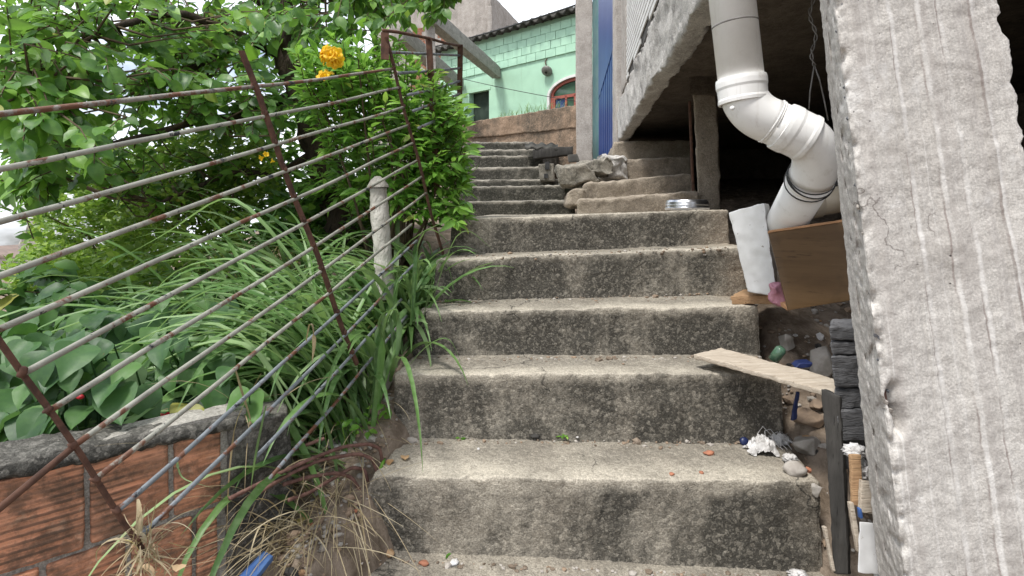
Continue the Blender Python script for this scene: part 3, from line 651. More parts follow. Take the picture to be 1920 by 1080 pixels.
# corrugated roof
mbr = MB(); nn = 180; vv = []; ff = []
for j in range(2):
    for i in range(nn+1):
        t = -2.8+7.7*i/nn; zz = 4.66+.05*math.sin(2*math.pi*t/.26)+j*.9-.012*max(t,0)
        vv.append(H(t, zz, .28-j*3.2))
top = len(vv)
vv += [p+Vector((0,0,.06)) for p in vv]
for i in range(nn):
    a = i; b = i+1; c = nn+1+i+1; d = nn+1+i
    ff += [(a,d,c,b), (a+top,b+top,c+top,d+top), (a,b,b+top,a+top), (d,d+top,c+top,c)]
mbr.add(vv, ff); mbr.build('corrugated_roof', M['roof'], gh, True)
# window
fr_ = MB()
def archring(r0, r1, h0, h1, off, th, name, mat, cx=.012, spring=2.84, leg=.5, parent=gh):
    o_ = [(cx-r1, spring-leg)]+[(cx-r1*math.cos(math.pi*i/20), spring+h1*math.sin(math.pi*i/20)) for i in range(21)]+[(cx+r1, spring-leg)]
    i_ = [(cx+r0, spring-leg)]+[(cx+r0*math.cos(math.pi*i/20), spring+h0*math.sin(math.pi*i/20)) for i in range(21)]+[(cx-r0, spring-leg)]
    vs_ = [H(t,z,off) for t, z in o_]+[H(t,z,off) for t, z in reversed(i_)]
    n = len(o_); b = len(vs_); vs_ += [p-HN*th for p in vs_]; fs = []
    for k in range(n-1): fs += [(k,k+1,n+k+1,n+k), (b+k,b+n+k,b+n+k+1,b+k+1), (k,b+k,b+k+1,k+1), (n+k,n+k+1,b+n+k+1,b+n+k)]
    m_ = MB(); m_.add(vs_, fs); return m_.build(name, mat, parent, fix=True)
archring(.735, .80, .36, .42, .03, .05, 'window_trim', M['white_trim'])
wf = archring(.66, .735, .29, .355, -.03, .06, 'window_frame', M['red_frame'])
for t0, z0_, tw_, h_ in ((.0-.66,2.76,1.34,.07), (.03,2.36,.05,.45), (.28,2.36,.05,.45), (-.3,2.36,.05,.45), (-.66,2.36,.05,.4), (.62,2.36,.05,.4), (.0,2.84,.035,.3)):
    MB().box(H(t0,z0_,-.035), HU*tw_, -HN*.04, (0,0,h_)).build('glazing_bar', M['red_frame'], wf)
for t0, tw_, mm in ((.33,.28,'glass_blue'), (.08,.2,'glass_green'), (-.26,.3,'glass_violet'), (-.62,.32,'glass_violet')):
    MB().box(H(t0,2.36,-.06), HU*tw_, -HN*.01, (0,0,.42)).build('pane', M[mm], wf)
MB().prism([H(.012-.655*math.cos(math.pi*i/14), 2.84+.285*math.sin(math.pi*i/14), -.065) for i in range(15)], -HN*.01).build('arched_pane', M['glass_green'], wf)
MB().box(H(2.66,3.30,.012), HU*.86, -HN*.1, (0,0,.07)).build('door_lintel', M['green'], gh)
# round lamp
lp = thing('wall_lamp', 'round grey lamp shade hanging on the mint green wall', 'lamp', H(.90,3.45,.2))
q = P(1025,134,12.9)
MB().lathe([(.03,.05),(.05,.05),(.13,.01),(.14,-.02),(.13,-.05),(.06,-.06),(.035,-.045),(.0,-.03)], q, (-.35,-.6,-.75), 24).build('shade', M['lamp_shade'], lp, True)
MB().lathe([(.045,-.061),(.05,-.067),(.0,-.066)], q, (-.35,-.6,-.75), 14).build('bulb_socket', M['black_wire'], lp, True)
MB().tube([q+Vector((.03,.04,.04)), P(1022,116,13.0), P(1028,106,13.05), P(1029,98,13.1)], .014, 8).build('bracket', M['rust'], lp, True)
# concrete beams projecting from the house
for (a, b, s, lab) in (((803,28,9.76),(931,137,14.0),.29,'long grey timber beam reaching from the mint green wall'), ((745,60,9.9),(862,160,14.75),.3,'lower grey timber beam behind the rusty railing')):
    A_, B_ = P(*a), P(*b); dd = (B_-A_).normalized(); sd_ = Vector((0,0,1)).cross(dd).normalized()*s*.8; upv = Vector((0,0,s))
    o_ = A_-sd_*.5-upv*.5
    tag(hexa('roof_beam', [o_, o_-sd_*-1, o_+sd_+(B_-A_), o_+(B_-A_), o_+upv, o_+upv+sd_, o_+upv+sd_+(B_-A_), o_+upv+(B_-A_)], M['wood_beam'], None, cell=.12, r=.012, amp=.008, freq=5), lab, 'beam')
tag(hexa('timber_post', [P(806,330,9.9), P(823,330,9.9), P(823,330,10.1), P(806,330,10.1), P(797,42,9.9), P(815,42,9.9), P(815,42,10.1), P(797,42,10.1)], M['wood_beam'], None, cell=.12, r=.01, amp=.01, freq=5), 'grey timber post standing under the long roof beam', 'post')
# tall plastered building behind
tb = thing('tall_building', 'tall stained grey building behind the mint green house', 'building', P(860,200,19.5))
a, b = P(700,420,20.5), P(921,420,18.5); n = Vector((.35,1,0))*4
c = [a, b, b+n, a+n]; tops = [P(700,-170,20.5), P(921,14,18.5)]
tops[1].z += .5; tops[0].z = tops[1].z+.6; c += [tops[0], tops[1], tops[1]+n, tops[0]+n]
hexa('wall', c, M['plaster'], tb, cell=.3, r=.03, amp=.02, freq=3)
hexa('corner_pier', [P(914,400,18.3), P(923,400,18.3), P(923,400,18.45), P(914,400,18.45), P(914,12,18.3), P(923,12,18.3), P(923,12,18.45), P(914,12,18.45)], M['plaster'], tb, cell=.2, r=.02, amp=.02, freq=4)
bb = MB().box((0,0,0), (.26,0,0), (0,.06,0), (0,0,.15)).mesh('exposed_brick'); bb.materials.append(M['brick_far'])
au = (b-a); au.z = 0; au.normalize(); ra = Matrix.Rotation(math.atan2(au.y, au.x), 4, 'Z')
for r_ in range(14):
    for k in range(9):
        q = a+au*(1.55+k*.27+(.13 if r_ % 2 else 0)); q.z = CZ+4.6+r_*.16
        if noise.noise(Vector((k*.5, r_*.3, 5)))+.12*(4-k)-.05*abs(r_-6) < -.05: continue
        o = link('exposed_brick', bb, None, None); o.matrix_world = Matrix.Translation(q+Vector((.1,-.05,0))) @ ra; attach(o, tb)
# wires in the sky
def cable(a, b, sag, r, label, n=14):
    A_, B_ = P(*a), P(*b); pts = [A_.lerp(B_, i/(n-1))-Vector((0,0,sag*4*(i/(n-1))*(1-i/(n-1)))) for i in range(n)]
    return tag(MB().tube(pts, r, 6).build('overhead_cable', M['black_wire'], None, True), label, 'cable')
cable((700,110,16), (1084,8,11), .12, .02, 'thin black cable crossing the sky above the corrugated roof')
cable((868,148,14.3), (1081,190,12.4), .03, .008, 'pale thin cord strung low across the mint green wall')

# ------------------------------------------------------------------ brick wall, lower left
bw = thing('brick_wall', 'low hollow-brick wall with a crumbling mortar cap and sooty bricks', 'wall', W(WA.x, WA.y, -1.2))
D3 = Vector((WD.x, WD.y, 0)); N3 = Vector((WN.x, WN.y, 0))
def BW(s_, z, off=0): return W(WA.x, WA.y, z)+D3*s_+N3*off       # off>0: into the bed
MB().box(BW(-.6,-1.25,.012), D3*1.1, N3*.1, (0,0,.70)).build('mortar_core', M['mortar'], bw)
def groove(u, v, w, x):
    if v > .02: return Vector((0,0,0))
    return N3*(.0022*math.sin((x.z+.004*noise.noise(x*4))*2*math.pi/.0165)*(.6+.6*noise.noise(x*12)))
def brk(s0, s1, z0, z1, seed, out=0., cell=.0042):
    return hexa('brick', [BW(s0,z0,out), BW(s1,z0,out), BW(s1,z0,.06), BW(s0,z0,.06), BW(s0,z1,out), BW(s1,z1,out), BW(s1,z1,.06), BW(s0,z1,.06)], M['brick'], bw, cell=cell, r=.006, amp=.0018, freq=40, low=.003, seed=seed, fn=groove)
js = [-.53,-.36,-.19,-.02,.148,.318,.44]; k = 0
for a, b in zip(js[:-1], js[1:]): k += 1; brk(a+.006, b-.006, -.782, -.578, k, random.uniform(-.004,.004))
js = [-.44,-.27,-.1,.07,.228,.37,.43]
for a, b in zip(js[:-1], js[1:]): k += 1; brk(a+.006, b-.006, -.992, -.796, k, random.uniform(-.004,.004))
js = [-.53,-.36,-.19,-.02,.148,.318,.44]
for a, b in zip(js[:-1], js[1:]): k += 1; brk(a+.006, b-.006, -1.2, -1.006, k, random.uniform(-.004,.004), .012)
for a, b, z in ((-.30,-.06,-.565),(-.045,.05,-.562),(.06,.15,-.565)): k += 1; brk(a, b, -.570, -.549, k, -.002)
hexa('mortar_cap', [BW(-.6,-.545,-.014), BW(.5,-.60,-.014), BW(.5,-.60,.14), BW(-.6,-.545,.14), BW(-.6,-.485,-.008), BW(.5,-.565,-.008), BW(.5,-.565,.13), BW(-.6,-.485,.13)], M['cap'], bw, cell=.012, r=.02, amp=.009, freq=22, low=.008)
hexa('end_pier', [BW(.452,-1.25,-.012), BW(.66,-1.25,.03), BW(.70,-1.25,.2), BW(.452,-1.25,.2), BW(.452,-.58,-.012), BW(.63,-.60,.03), BW(.66,-.60,.18), BW(.452,-.58,.18)], M['darkplaster'], bw, cell=.014, r=.014, amp=.006, freq=22, low=.008)

# ------------------------------------------------------------------ fallen railing
FP0 = W(-.6435,1.65,-.02475); FB = Vector((.21908,.92841,.30011)); FP = Vector((.01497,.03316,-.07645)); S1, S3 = -.81176, .91855
def FR(s_, j): return FP0+FB*s_+FP*(j-6)
rl = thing('rusty_railing', 'leaning rusty railing of peeling thin bars beside the stairs', 'railing', FR(0,15))
def bent(a, b, r, n=9, wob=.006, seed=0):
    L_ = (b-a).length
    return [a.lerp(b, i/n)+Vector((0,0,wob*noise.noise(Vector((seed*3.3, i*.45, 1)))-.006*math.sin(math.pi*i/n))) for i in range(n+1)]
for j in range(1, 14):
    e = S3 if j < 9 else S3*(.75 if j < 12 else .45)
    a = FR(S1, j) if j < 12 else FR(S1*.62, j)
    mat = M['bar'] if 4 <= j <= 9 else M['bar_grey'] if j > 9 else M['bar_rusty'] if j == 1 else M['bar']
    MB().tube(bent(a, FR(e, j), .006, seed=j), .0056, 10).build('bar', mat, rl, True)
def flatbar(pts, w, t, name, parent, mat=None):
    m_ = MB(); pr = None
    dirs = (pts[-1]-pts[0]).normalized(); u = FB.normalized()*w*.5; n = dirs.cross(FB).normalized()*t*.5
    vs_ = []; 
    for p in pts: vs_ += [p-u-n, p+u-n, p+u+n, p-u+n]
    fs = [(i*4+k, i*4+(k+1) % 4, i*4+4+(k+1) % 4, i*4+4+k) for i in range(len(pts)-1) for k in range(4)]+[(3,2,1,0), tuple(len(vs_)-4+k for k in range(4))]
    m_.add(vs_, fs); return m_.build(name, mat or M['rust'], parent, fix=True)
for s_, j0, j1 in ((S1,.6,11.5), (0,-.1,12.6), (S3,-.6,12)):
    flatbar([FR(s_, j0+(j1-j0)*i/10)+Vector((.004*math.sin(i*1.3+s_),0,0)) for i in range(11)], .008 if s_ < 0 else .017, .006 if s_ < 0 else .008, 'post', rl)
wm = blob_mesh('weld', (.008,.007,.009), 5, .5, 1.5, 2); wm.materials.append(M['rust'])
for s_, js_ in ((S1, range(5,12)), (0, range(1,13)), (S3, range(1,8))):
    for j in js_: placed('weld', wm, None, FR(s_, j)+Vector((.002*random.random(),-.003,.003)), (random.random()*6,)*3, rl)
MB().tube([FR(S1,8.0), FR(S1-.13,8.15), FR(S1-.14,7.7)], .006, 8).build('bracket', M['rust'], rl, True)
q = FR(S3,-.65); MB().box(q+Vector((-.016,-.006,-.10)), (.03,.012,0), (-.004,.008,0), (0,0,.115)).build('post_plate', M['rust'], rl)
ur = thing('upper_railing', 'upper rusty railing with a curved top rail, half swallowed by the bush', 'railing', P(862,330,3.3))
def rail(pts, r, mat, name): MB().tube([P(*p) for p in pts], r, 10).build(name, M[mat], ur, True)
rail([(718,57,2.32),(745,60,2.4),(775,66,2.55),(805,72,2.75),(835,81,3.0),(863,86,3.25)], .0075, 'rust', 'top_rail')
rail([(733,98,2.35),(800,101,2.8),(862,104,3.25)], .007, 'bar_grey', 'bar')
rail([(745,137,2.37),(800,134,2.8),(862,128,3.25)], .007, 'bar_grey', 'bar')
rail([(765,178,2.4),(810,169,2.8),(862,152,3.25)], .007, 'bar_grey', 'bar')
rail([(775,208,2.42),(815,193,2.8),(862,176,3.25)], .007, 'bar_grey', 'bar')
rail([(785,240,2.45),(820,225,2.8),(862,204,3.25)], .007, 'bar_grey', 'bar')
for a, b in (((804,72,2.75),(820,330,2.85)), ((863,84,3.25),(860,330,3.3))):
    A_, B_ = P(*a), P(*b); MB().box(B_-Vector((.016,.006,.1)), (.032,0,0), (0,.012,0), A_-B_+Vector((0,0,.1))).build('post', M['rust'], ur)

# ------------------------------------------------------------------ foliage tools
def leaf_template(hw, rows=(0,.28,.62,1.), fold=.25, curl=.22):
    V = []; F = []
    for y, w in zip(rows, hw):
        for sx in (-1,0,1): V.append((sx*w, y, abs(sx)*w*fold-curl*y*y))
    n = len(rows)
    for i in range(n-1): F += [(i*3,i*3+1,i*3+4,i*3+3), (i*3+1,i*3+2,i*3+5,i*3+4)]
    return np.array(V), np.array(F)
T_OVAL = leaf_template((.03,.30,.30,.015)); T_LANCE = leaf_template((.02,.17,.14,.008), curl=.3); T_HEART = leaf_template((.16,.42,.27,.01), (0,.24,.62,1.), .22, .28)
def hero_mesh(name, kind_, mat):
    rows = [0,.06,.16,.28,.42,.56,.7,.82,.92,1.]
    pr = {'oval': [.02,.13,.24,.31,.335,.325,.28,.2,.11,.01], 'lance': [.015,.06,.12,.165,.175,.165,.14,.1,.055,.005], 'heart': [.1,.28,.40,.43,.41,.35,.265,.165,.075,.004]}[kind_]
    out = []
    for vnt in range(3):
        V = []; F = []
        cu = (.18,.34,.5)[vnt]
        for y, w in zip(rows, pr):
            for sx in (-1,-.5,0,.5,1):
                V.append((sx*w+.04*math.sin(y*3+vnt), y, abs(sx)*w*.28-cu*y*y+.02*math.sin(y*15+vnt*2)*abs(sx)))
        for i in range(len(rows)-1):
            for k in range(4): F.append((i*5+k, i*5+k+1, i*5+6+k, i*5+5+k))
        me = bpy.data.meshes.new(name); me.from_pydata(V, [], F); me.update(); me.materials.append(mat)
        me.polygons.foreach_set('use_smooth', [True]*len(F)); out.append(me)
    return out
def norm(a): return a/np.maximum(np.linalg.norm(a, axis=1, keepdims=True), 1e-9)
def basis(d, up):
    y = norm(d); x = norm(np.cross(y, up)); z = np.cross(x, y); return x, y, z
def leaf_cloud(name, pos, d, up, size, tmpl, mat, parent, stuff=True):
    V, F = tmpl; N = len(pos)
    if N == 0: return None
    x, y, z = basis(d, up)
    P_ = pos[:, None, :]+size[:, None, None]*(V[None, :, 0:1]*x[:, None, :]+V[None, :, 1:2]*y[:, None, :]+V[None, :, 2:3]*z[:, None, :])
    nv = len(V); P_ = P_.reshape(-1, 3); FF = (F[None]+np.arange(N)[:, None, None]*nv).reshape(-1, 4)
    me = bpy.data.meshes.new(name); me.vertices.add(len(P_)); me.vertices.foreach_set('co', P_.ravel())
    me.loops.add(FF.size); me.loops.foreach_set('vertex_index', FF.ravel().astype(np.int32)); me.polygons.add(len(FF))
    me.polygons.foreach_set('loop_start', np.arange(0, FF.size, 4, dtype=np.int32)); me.polygons.foreach_set('use_smooth', np.ones(len(FF), bool))
    me.update(calc_edges=True); me.validate()
    at = me.attributes.new('rnd', 'FLOAT', 'POINT'); at.data.foreach_set('value', np.repeat(rng.random(N), nv).astype(np.float32))
    o = link(name, me, mat, parent)
    if stuff: kind(o, 'stuff')
    return o
def hero_leaves(meshes, pos, d, up, size, parent, name='leaf'):
    x, y, z = basis(d, up)
    for i in range(len(pos)):
        o = bpy.data.objects.new(name, meshes[random.randrange(3)]); COL.objects.link(o)
        s_ = size[i]; m4 = Matrix(((x[i,0]*s_,y[i,0]*s_,z[i,0]*s_,pos[i,0]),(x[i,1]*s_,y[i,1]*s_,z[i,1]*s_,pos[i,1]),(x[i,2]*s_,y[i,2]*s_,z[i,2]*s_,pos[i,2]),(0,0,0,1)))
        o.matrix_basis = m4; attach(o, parent)
def twigs(tips, base_fn, n_leaf, ln, size, spread=.9, droop=.25, upw=.8):
    """leaves set along short twigs ending at the tips"""
    pos, D, U, S, segs = [], [], [], [], []
    for t in tips:
        d = base_fn(t); d = d/np.linalg.norm(d)
        l = ln*rng.uniform(.7, 1.25); side = np.cross(d, [0,0,1.]); side /= max(np.linalg.norm(side), 1e-6)
        segs.append((t-d*l, t))
        for k in range(n_leaf):
            f = (k+.5)/n_leaf; p = t-d*l*(1-f); sg = 1 if k % 2 else -1
            dd = d*(.55+.5*f)+side*sg*spread*(1.1-.6*f)+rng.normal(0,.33,3); dd[2] -= droop
            pos.append(p); D.append(dd); U.append(np.array([0,-.35,upw])+rng.normal(0,.4,3)); S.append(size*rng.uniform(.6,1.2))
    return np.array(pos), np.array(D), np.array(U), np.array(S), segs
def pick_hero(pos, S, n, maxY=9):
    px = 960+1000*pos[:,0]/pos[:,1]; py = 400-1000*(pos[:,2]-CZ)/pos[:,1]
    app = S/pos[:,1]*((px > -30) & (px < 1950) & (py > -30) & (py < 1110))
    idx = np.argsort(-app)[:n]; m = np.zeros(len(pos), bool); m[idx] = True; return m
def pxs(n, boxes, Yr):
    """points in a volume, given by windows of view direction and a depth range"""
    w = np.array([b[-1] for b in boxes], float); w /= w.sum(); out = []
    while len(out) < n:
        b = boxes[rng.choice(len(boxes), p=w)]
        a = rng.normal(0, 1, 2); a = a/np.linalg.norm(a)*math.sqrt(rng.random())
        Y = rng.uniform(*(b[4] if len(b) > 5 else Yr)); p = P(b[0]+a[0]*b[2], b[1]+a[1]*b[3], Y); out.append(np.array(p))
    return np.array(out)

# ------------------------------------------------------------------ tree on the left bank
def plant(name, label, cat, x, y, group=None): return thing(name, label, cat, (x, y, gz(x, y)-.02), group)
tr = plant('leafy_tree', 'dark trunked tree hanging its leafy crown over the railing', 'tree', -1.15, 3.5)
t0 = Vector((-1.15, 3.5, gz(-1.15,3.5)-.15))
tk = [t0, P(640,420,3.45), P(612,330,3.45), P(585,240,3.5), P(545,140,3.5), P(525,40,3.5), P(540,-120,3.6), P(575,-320,3.8)]
def resample(pts, n):
    pts = [Vector(p) for p in pts]; out = []
    for i in range(n):
        f = i/(n-1)*(len(pts)-1); k = min(int(f), len(pts)-2); out.append(pts[k].lerp(pts[k+1], f-k))
    return out
tks = resample(tk, 40)
trunk = MB()
trunk.tube(tks, [.105-.045*i/39+.012*math.sin(i*1.7) for i in range(40)], 16)
o = trunk.build('trunk', M['bark'], tr, True)
for v in o.data.vertices: v.co += noise.noise_vector(v.co*9)*.022
limbs = [[P(535,110,3.5), P(440,60,3.3), P(330,20,3.0), P(180,60,2.6), P(60,140,2.3)], [P(560,170,3.5), P(470,215,3.3), P(380,225,3.0), P(250,260,2.7), P(120,290,2.5)],
         [P(525,40,3.5), P(430,-60,3.2), P(300,-150,2.8), P(120,-140,2.4)], [P(540,-120,3.6), P(650,-180,3.4), P(780,-120,3.1), P(850,-30,2.9)],
         [P(600,280,3.5), P(520,330,3.4), P(440,320,3.2), P(300,380,3.0)], [P(530,60,3.5), P(590,0,3.3), P(680,-30,3.1)], [P(440,60,3.3), P(360,130,3.1), P(280,160,2.9)]]
for l in limbs:
    MB().tube(resample(l, 14), [.032-.024*i/13 for i in range(14)], 8).build('limb', M['bark'], tr, True)
limb_pts = np.array([p for l in limbs for p in resample(l, 14)])
tips = pxs(1250, [(230,70,300,130,(2.1,4.2),6), (430,150,190,130,(2.6,4.4),4.0), (90,220,130,120,(2.0,3.4),2.2), (60,340,90,70,(2.2,3.2),.9), (640,20,200,55,(2.7,3.8),2.6), (290,320,170,70,(2.9,4.4),1.6), (820,-10,55,28,(2.7,3.2),.4), (300,-160,500,120,(2.2,4.2),1.5)], (2,4))
keep = np.array([noise.noise(Vector(t)*2.6+Vector((4,1,2))) > -.06 for t in tips]); tips = tips[keep]
def tree_dir(t):
    j = np.argmin(((limb_pts-t)**2).sum(1)); d = t-limb_pts[j]; return d/(np.linalg.norm(d)+1e-6)+rng.normal(0,.35,3)+np.array([0,-.1,-.25])
pos, D, U, S, segs = twigs(tips, tree_dir, 9, .24, .08)
hm = pick_hero(pos, S, 290)
leaf_cloud('crown', pos[~hm], D[~hm], U[~hm], S[~hm], T_OVAL, M['leaf_tree'], tr)
hero_leaves(hero_mesh('leaf', 'oval', M['leaf_tree']), pos[hm], D[hm], U[hm], S[hm], tr)
tg = MB()
for a, b in segs[::1]: tg.tube([a, (Vector(a)+Vector(b))*.5+Vector((0,0,.012)), b], [.0035,.0028,.0015], 4, False)
for a, b in segs[::3]:
    j = np.argmin(((limb_pts-a)**2).sum(1)); m_ = (Vector(a)+Vector(limb_pts[j]))*.5+Vector((0,0,-.04))
    tg.tube([limb_pts[j], m_, a], [.008,.006,.0035], 5, False)
kind(tg.build('twigs', M['twig'], tr), 'stuff')

# ------------------------------------------------------------------ trumpet bush with yellow flowers
bu = plant('trumpet_bush', 'bright green trumpet bush pushing through the rusty railing', 'bush', -.62, 2.95)
boxes = [(640,165,95,95,(2.45,3.2),3), (700,260,110,120,(2.6,3.3),3), (795,270,80,150,(2.6,3.3),4.5), (835,300,50,120,(2.65,3.2),2.4), (845,215,38,45,(2.7,3.1),.8), (600,120,60,60,(2.4,3.0),1.1), (700,110,80,50,(2.6,3.2),1.4), (640,330,80,60,(2.8,3.4),1.0), (850,385,30,40,(2.6,3.0),.6)]
tips = pxs(720, boxes, (2.5,3.3))
ctr = np.array(P(715,330,3.1))
def bush_dir(t): d = t-ctr; return d/(np.linalg.norm(d)+1e-6)+np.array([0,-.35,.35])+rng.normal(0,.35,3)
pos, D, U, S, segs = twigs(tips, bush_dir, 9, .16, .078, 1.0, .2)
hm = pick_hero(pos, S, 290)
leaf_cloud('foliage', pos[~hm], D[~hm], U[~hm], S[~hm], T_LANCE, M['leaf_bush'], bu)
hero_leaves(hero_mesh('leaf', 'lance', M['leaf_bush']), pos[hm], D[hm], U[hm], S[hm], bu)
tg = MB(); root = Vector((-.62, 2.95, gz(-.62,2.95)-.05))
for k in range(16):
    e = tips[rng.integers(len(tips))]; m_ = root.lerp(Vector(e), .5)+Vector(rng.normal(0,.06,3))
    MB().tube(resample([root+Vector((rng.normal(0,.05),rng.normal(0,.05),0)), m_, e], 9), [.012-.009*i/8 for i in range(9)], 6, False).build('stem', M['twig'], bu, True)
for a, b in segs: tg.tube([a, b], [.003,.0015], 4, False)
kind(tg.build('twigs', M['twig'], bu), 'stuff')
# flowers
def flower_mesh():
    V = []; F = []; seg = 30
    prof = [(.004,0),(.007,.012),(.013,.026),(.018,.036),(.026,.042),(.030,.041)]
    for r, z in prof:
        for k in range(seg):
            th = 2*math.pi*k/seg; lob = 1+(.22*abs(math.cos(2.5*th))-.1)*(r/.03)**2
            V.append((r*lob*math.cos(th), r*lob*math.sin(th), z+(.004*math.sin(5*th+1) if r > .02 else 0)))
    for i in range(len(prof)-1):
        for k in range(seg): F.append((i*seg+k, i*seg+(k+1) % seg, (i+1)*seg+(k+1) % seg, (i+1)*seg+k))
    me = bpy.data.meshes.new('flower'); me.from_pydata(V, [], F); me.update(); me.materials.append(M['petal']); me.polygons.foreach_set('use_smooth', [True]*len(F)); return me
fm = flower_mesh()
def cluster(px, py, Y, n, rad_, label, sc=1.):
    c = P(px, py, Y); t_ = thing('flower_cluster', label, 'flower', c)
    MB().tube([c+Vector((.0,.12,-.10)), c+Vector((0,.05,-.03)), c], .0025, 6, False).build('stalk', M['leaf_bush'], t_)
    for k in range(n):
        a = rng.normal(0,1,3); a[1] = -abs(a[1])-.4; a /= np.linalg.norm(a); a = Vector(a)
        o = bpy.data.objects.new('flower', fm); COL.objects.link(o)
        o.matrix_basis = Matrix.Translation(c+a*rad_*.6) @ Vector((0,0,1)).rotation_difference(a).to_matrix().to_4x4() @ Matrix.Scale(sc, 4); attach(o, t_)
cluster(627, 107, 2.2, 11, .026, 'full cluster of yellow trumpet flowers on the bush', .82)
cluster(612, 149, 2.2, 3, .010, 'small yellow trumpet flower below the full cluster', .68)
cluster(497, 294, 2.4, 2, .008, 'yellow blossom low behind the railing bars beside the trunk', .42)
cluster(517, 304, 2.45, 1, .005, 'tiny single yellow bud low behind the railing bars', .38)

# ------------------------------------------------------------------ hedge and climbers on the bank behind
def shrub(name, label, x, y, boxes, n, nl, ln, sz, tm, mat, hero, kindn, heroN=40, updir=(0,-.3,.4), group=None):
    s_ = plant(name, label, 'shrub', x, y, group); tips = pxs(n, boxes, (3,4)); c0 = np.array([x, y, gz(x, y)+.1])
    pos, D, U, S, segs = twigs(tips, lambda t: (t-c0)/np.linalg.norm(t-c0)*.5+np.array(updir)+rng.normal(0,.5,3), nl, ln, sz, 1.0, .15)
    hm = pick_hero(pos, S, heroN)
    leaf_cloud('foliage', pos[~hm], D[~hm], U[~hm], S[~hm], tm, mat, s_); hero_leaves(hero_mesh('leaf', kindn, mat), pos[hm], D[hm], U[hm], S[hm], s_)
    for k in range(7):
        e = tips[rng.integers(len(tips))]; MB().tube(resample([Vector(c0)-Vector((0,0,.2)), Vector(c0).lerp(Vector(e), .5)+Vector(rng.normal(0,.08,3)), e], 7), [.012-.009*i/6 for i in range(7)], 5, False).build('stem', M['twig'], s_, True)
    return s_
shrub('hedge_shrub', 'light green climbing shrub covering the broken wall at the bank edge', -2.9, 4.0, [(170,410,120,85,(3.6,4.4),3), (110,510,110,60,(3.2,4.0),2), (230,330,110,70,(3.8,4.5),2.4)], 900, 9, .16, .05, T_OVAL, M['leaf_ivy'], True, 'oval', 60)
shrub('hedge_shrub', 'dense lime green shrub on the bank behind the long grass', -1.9, 3.4, [(330,430,140,90,(2.9,3.8),3), (400,310,130,80,(3.2,4.1),3), (300,540,150,70,(2.6,3.3),2.2)], 1050, 9, .15, .048, T_OVAL, M['leaf_ivy'], True, 'oval', 60)
shrub('hedge_shrub', 'dark shrub filling the shade around the tree trunk', -1.35, 3.9, [(520,330,120,110,(3.7,4.6),3), (600,420,120,90,(3.2,4.2),2.5), (700,330,100,120,(3.5,4.4),2)], 700, 9, .18, .065, T_OVAL, M['leaf_tree'], True, 'oval', 20)
shrub('hedge_shrub', 'big-leaved shrub trailing below the tree at the far bank edge', -2.3, 3.2, [(70,570,110,60,(2.4,3.2),2), (180,600,120,50,(2.2,2.9),2)], 150, 7, .16, .10, T_OVAL, M['leaf_broad'], True, 'oval', 60)

# ------------------------------------------------------------------ broad-leaved plants in the bed
hmB = hero_mesh('leaf', 'heart', M['leaf_broad'])
def broad(label, x, y, boxes, n, sz=.13):
    s_ = plant('broadleaf_plant', label, 'plant', x, y); tips = pxs(n, boxes, (1.5,2)); c0 = Vector((x, y, gz(x,y)-.02))
    N = len(tips); rr = tips-np.array(c0); rr[:,2] = 0; rr = norm(rr+rng.normal(0,.25,rr.shape))
    D = rr*.9+rng.normal(0,.35,(N,3)); D[:,1] -= .45; D[:,2] = rng.uniform(-1.3,-.25,N); U = np.tile([0,-.4,1.],(N,1))+rng.normal(0,.28,(N,3)); S = sz*rng.uniform(.6,1.25,N)
    hero_leaves(hmB, tips, D, U, S, s_)
    m_ = MB()
    for t in tips[::2]:
        t = Vector(t); b = Vector((t.x*.8+x*.2, t.y+.08, gz(t.x, t.y+.08))); m_.tube([b, b.lerp(t,.6)+Vector((0,.02,.03)), t], [.004,.003,.002], 5, False)
    m_.build('stems', M['leaf_broad'], s_)
broad('broad dark heart-shaped leaves spilling over the mortar cap of the brick wall', -1.25, 1.75, [(130,705,150,80,(1.38,1.9),3), (40,660,60,70,(1.5,1.9),1), (60,780,60,30,(1.32,1.45),.6)], 190, .095)
broad('broad-leaved plant between the brick wall and the long grass', -.95, 1.8, [(330,700,110,70,(1.5,2.0),3), (400,740,70,45,(1.5,1.8),1)], 120, .088)
broad('broad-leaved plant further back on the bank under the shrubs', -1.6, 2.4, [(180,620,190,50,(1.9,2.6),3), (360,600,120,50,(1.9,2.5),2)], 190, .10)

# ------------------------------------------------------------------ long grass
def blade_pts(base, az, el, L_, droop, n=10):
    p = Vector(base); out = [p.copy()]; th = el; ds = L_/n
    for i in range(n):
        f = (i+.5)/n; th = el-droop*f**1.4
        p = p+Vector((math.cos(az)*math.cos(th), math.sin(az)*math.cos(th), math.sin(th)))*ds; out.append(p.copy())
    return out
def blade_geo(pts, w, twist=0.):
    V = []; F = []; n = len(pts)-1
    for i, p in enumerate(pts):
        t = (pts[min(i+1,n)]-pts[max(i-1,0)]).normalized(); sd = t.cross(Vector((0,0,1)))
        sd = sd.normalized() if sd.length > .15 else Vector((1,0,0)); nn_ = sd.cross(t)
        sd = sd*math.cos(twist*i/n)+nn_*math.sin(twist*i/n); nn_ = sd.cross(t)
        f = i/n; ww = w*.5*min(1, .45+1.6*f)*(1-f**2.6)+.0004
        V += [p-sd*ww+nn_*ww*.35, p, p+sd*ww+nn_*ww*.35]
        if i: b = (i-1)*3; F += [(b,b+1,b+4,b+3), (b+1,b+2,b+5,b+4)]
    return V, F
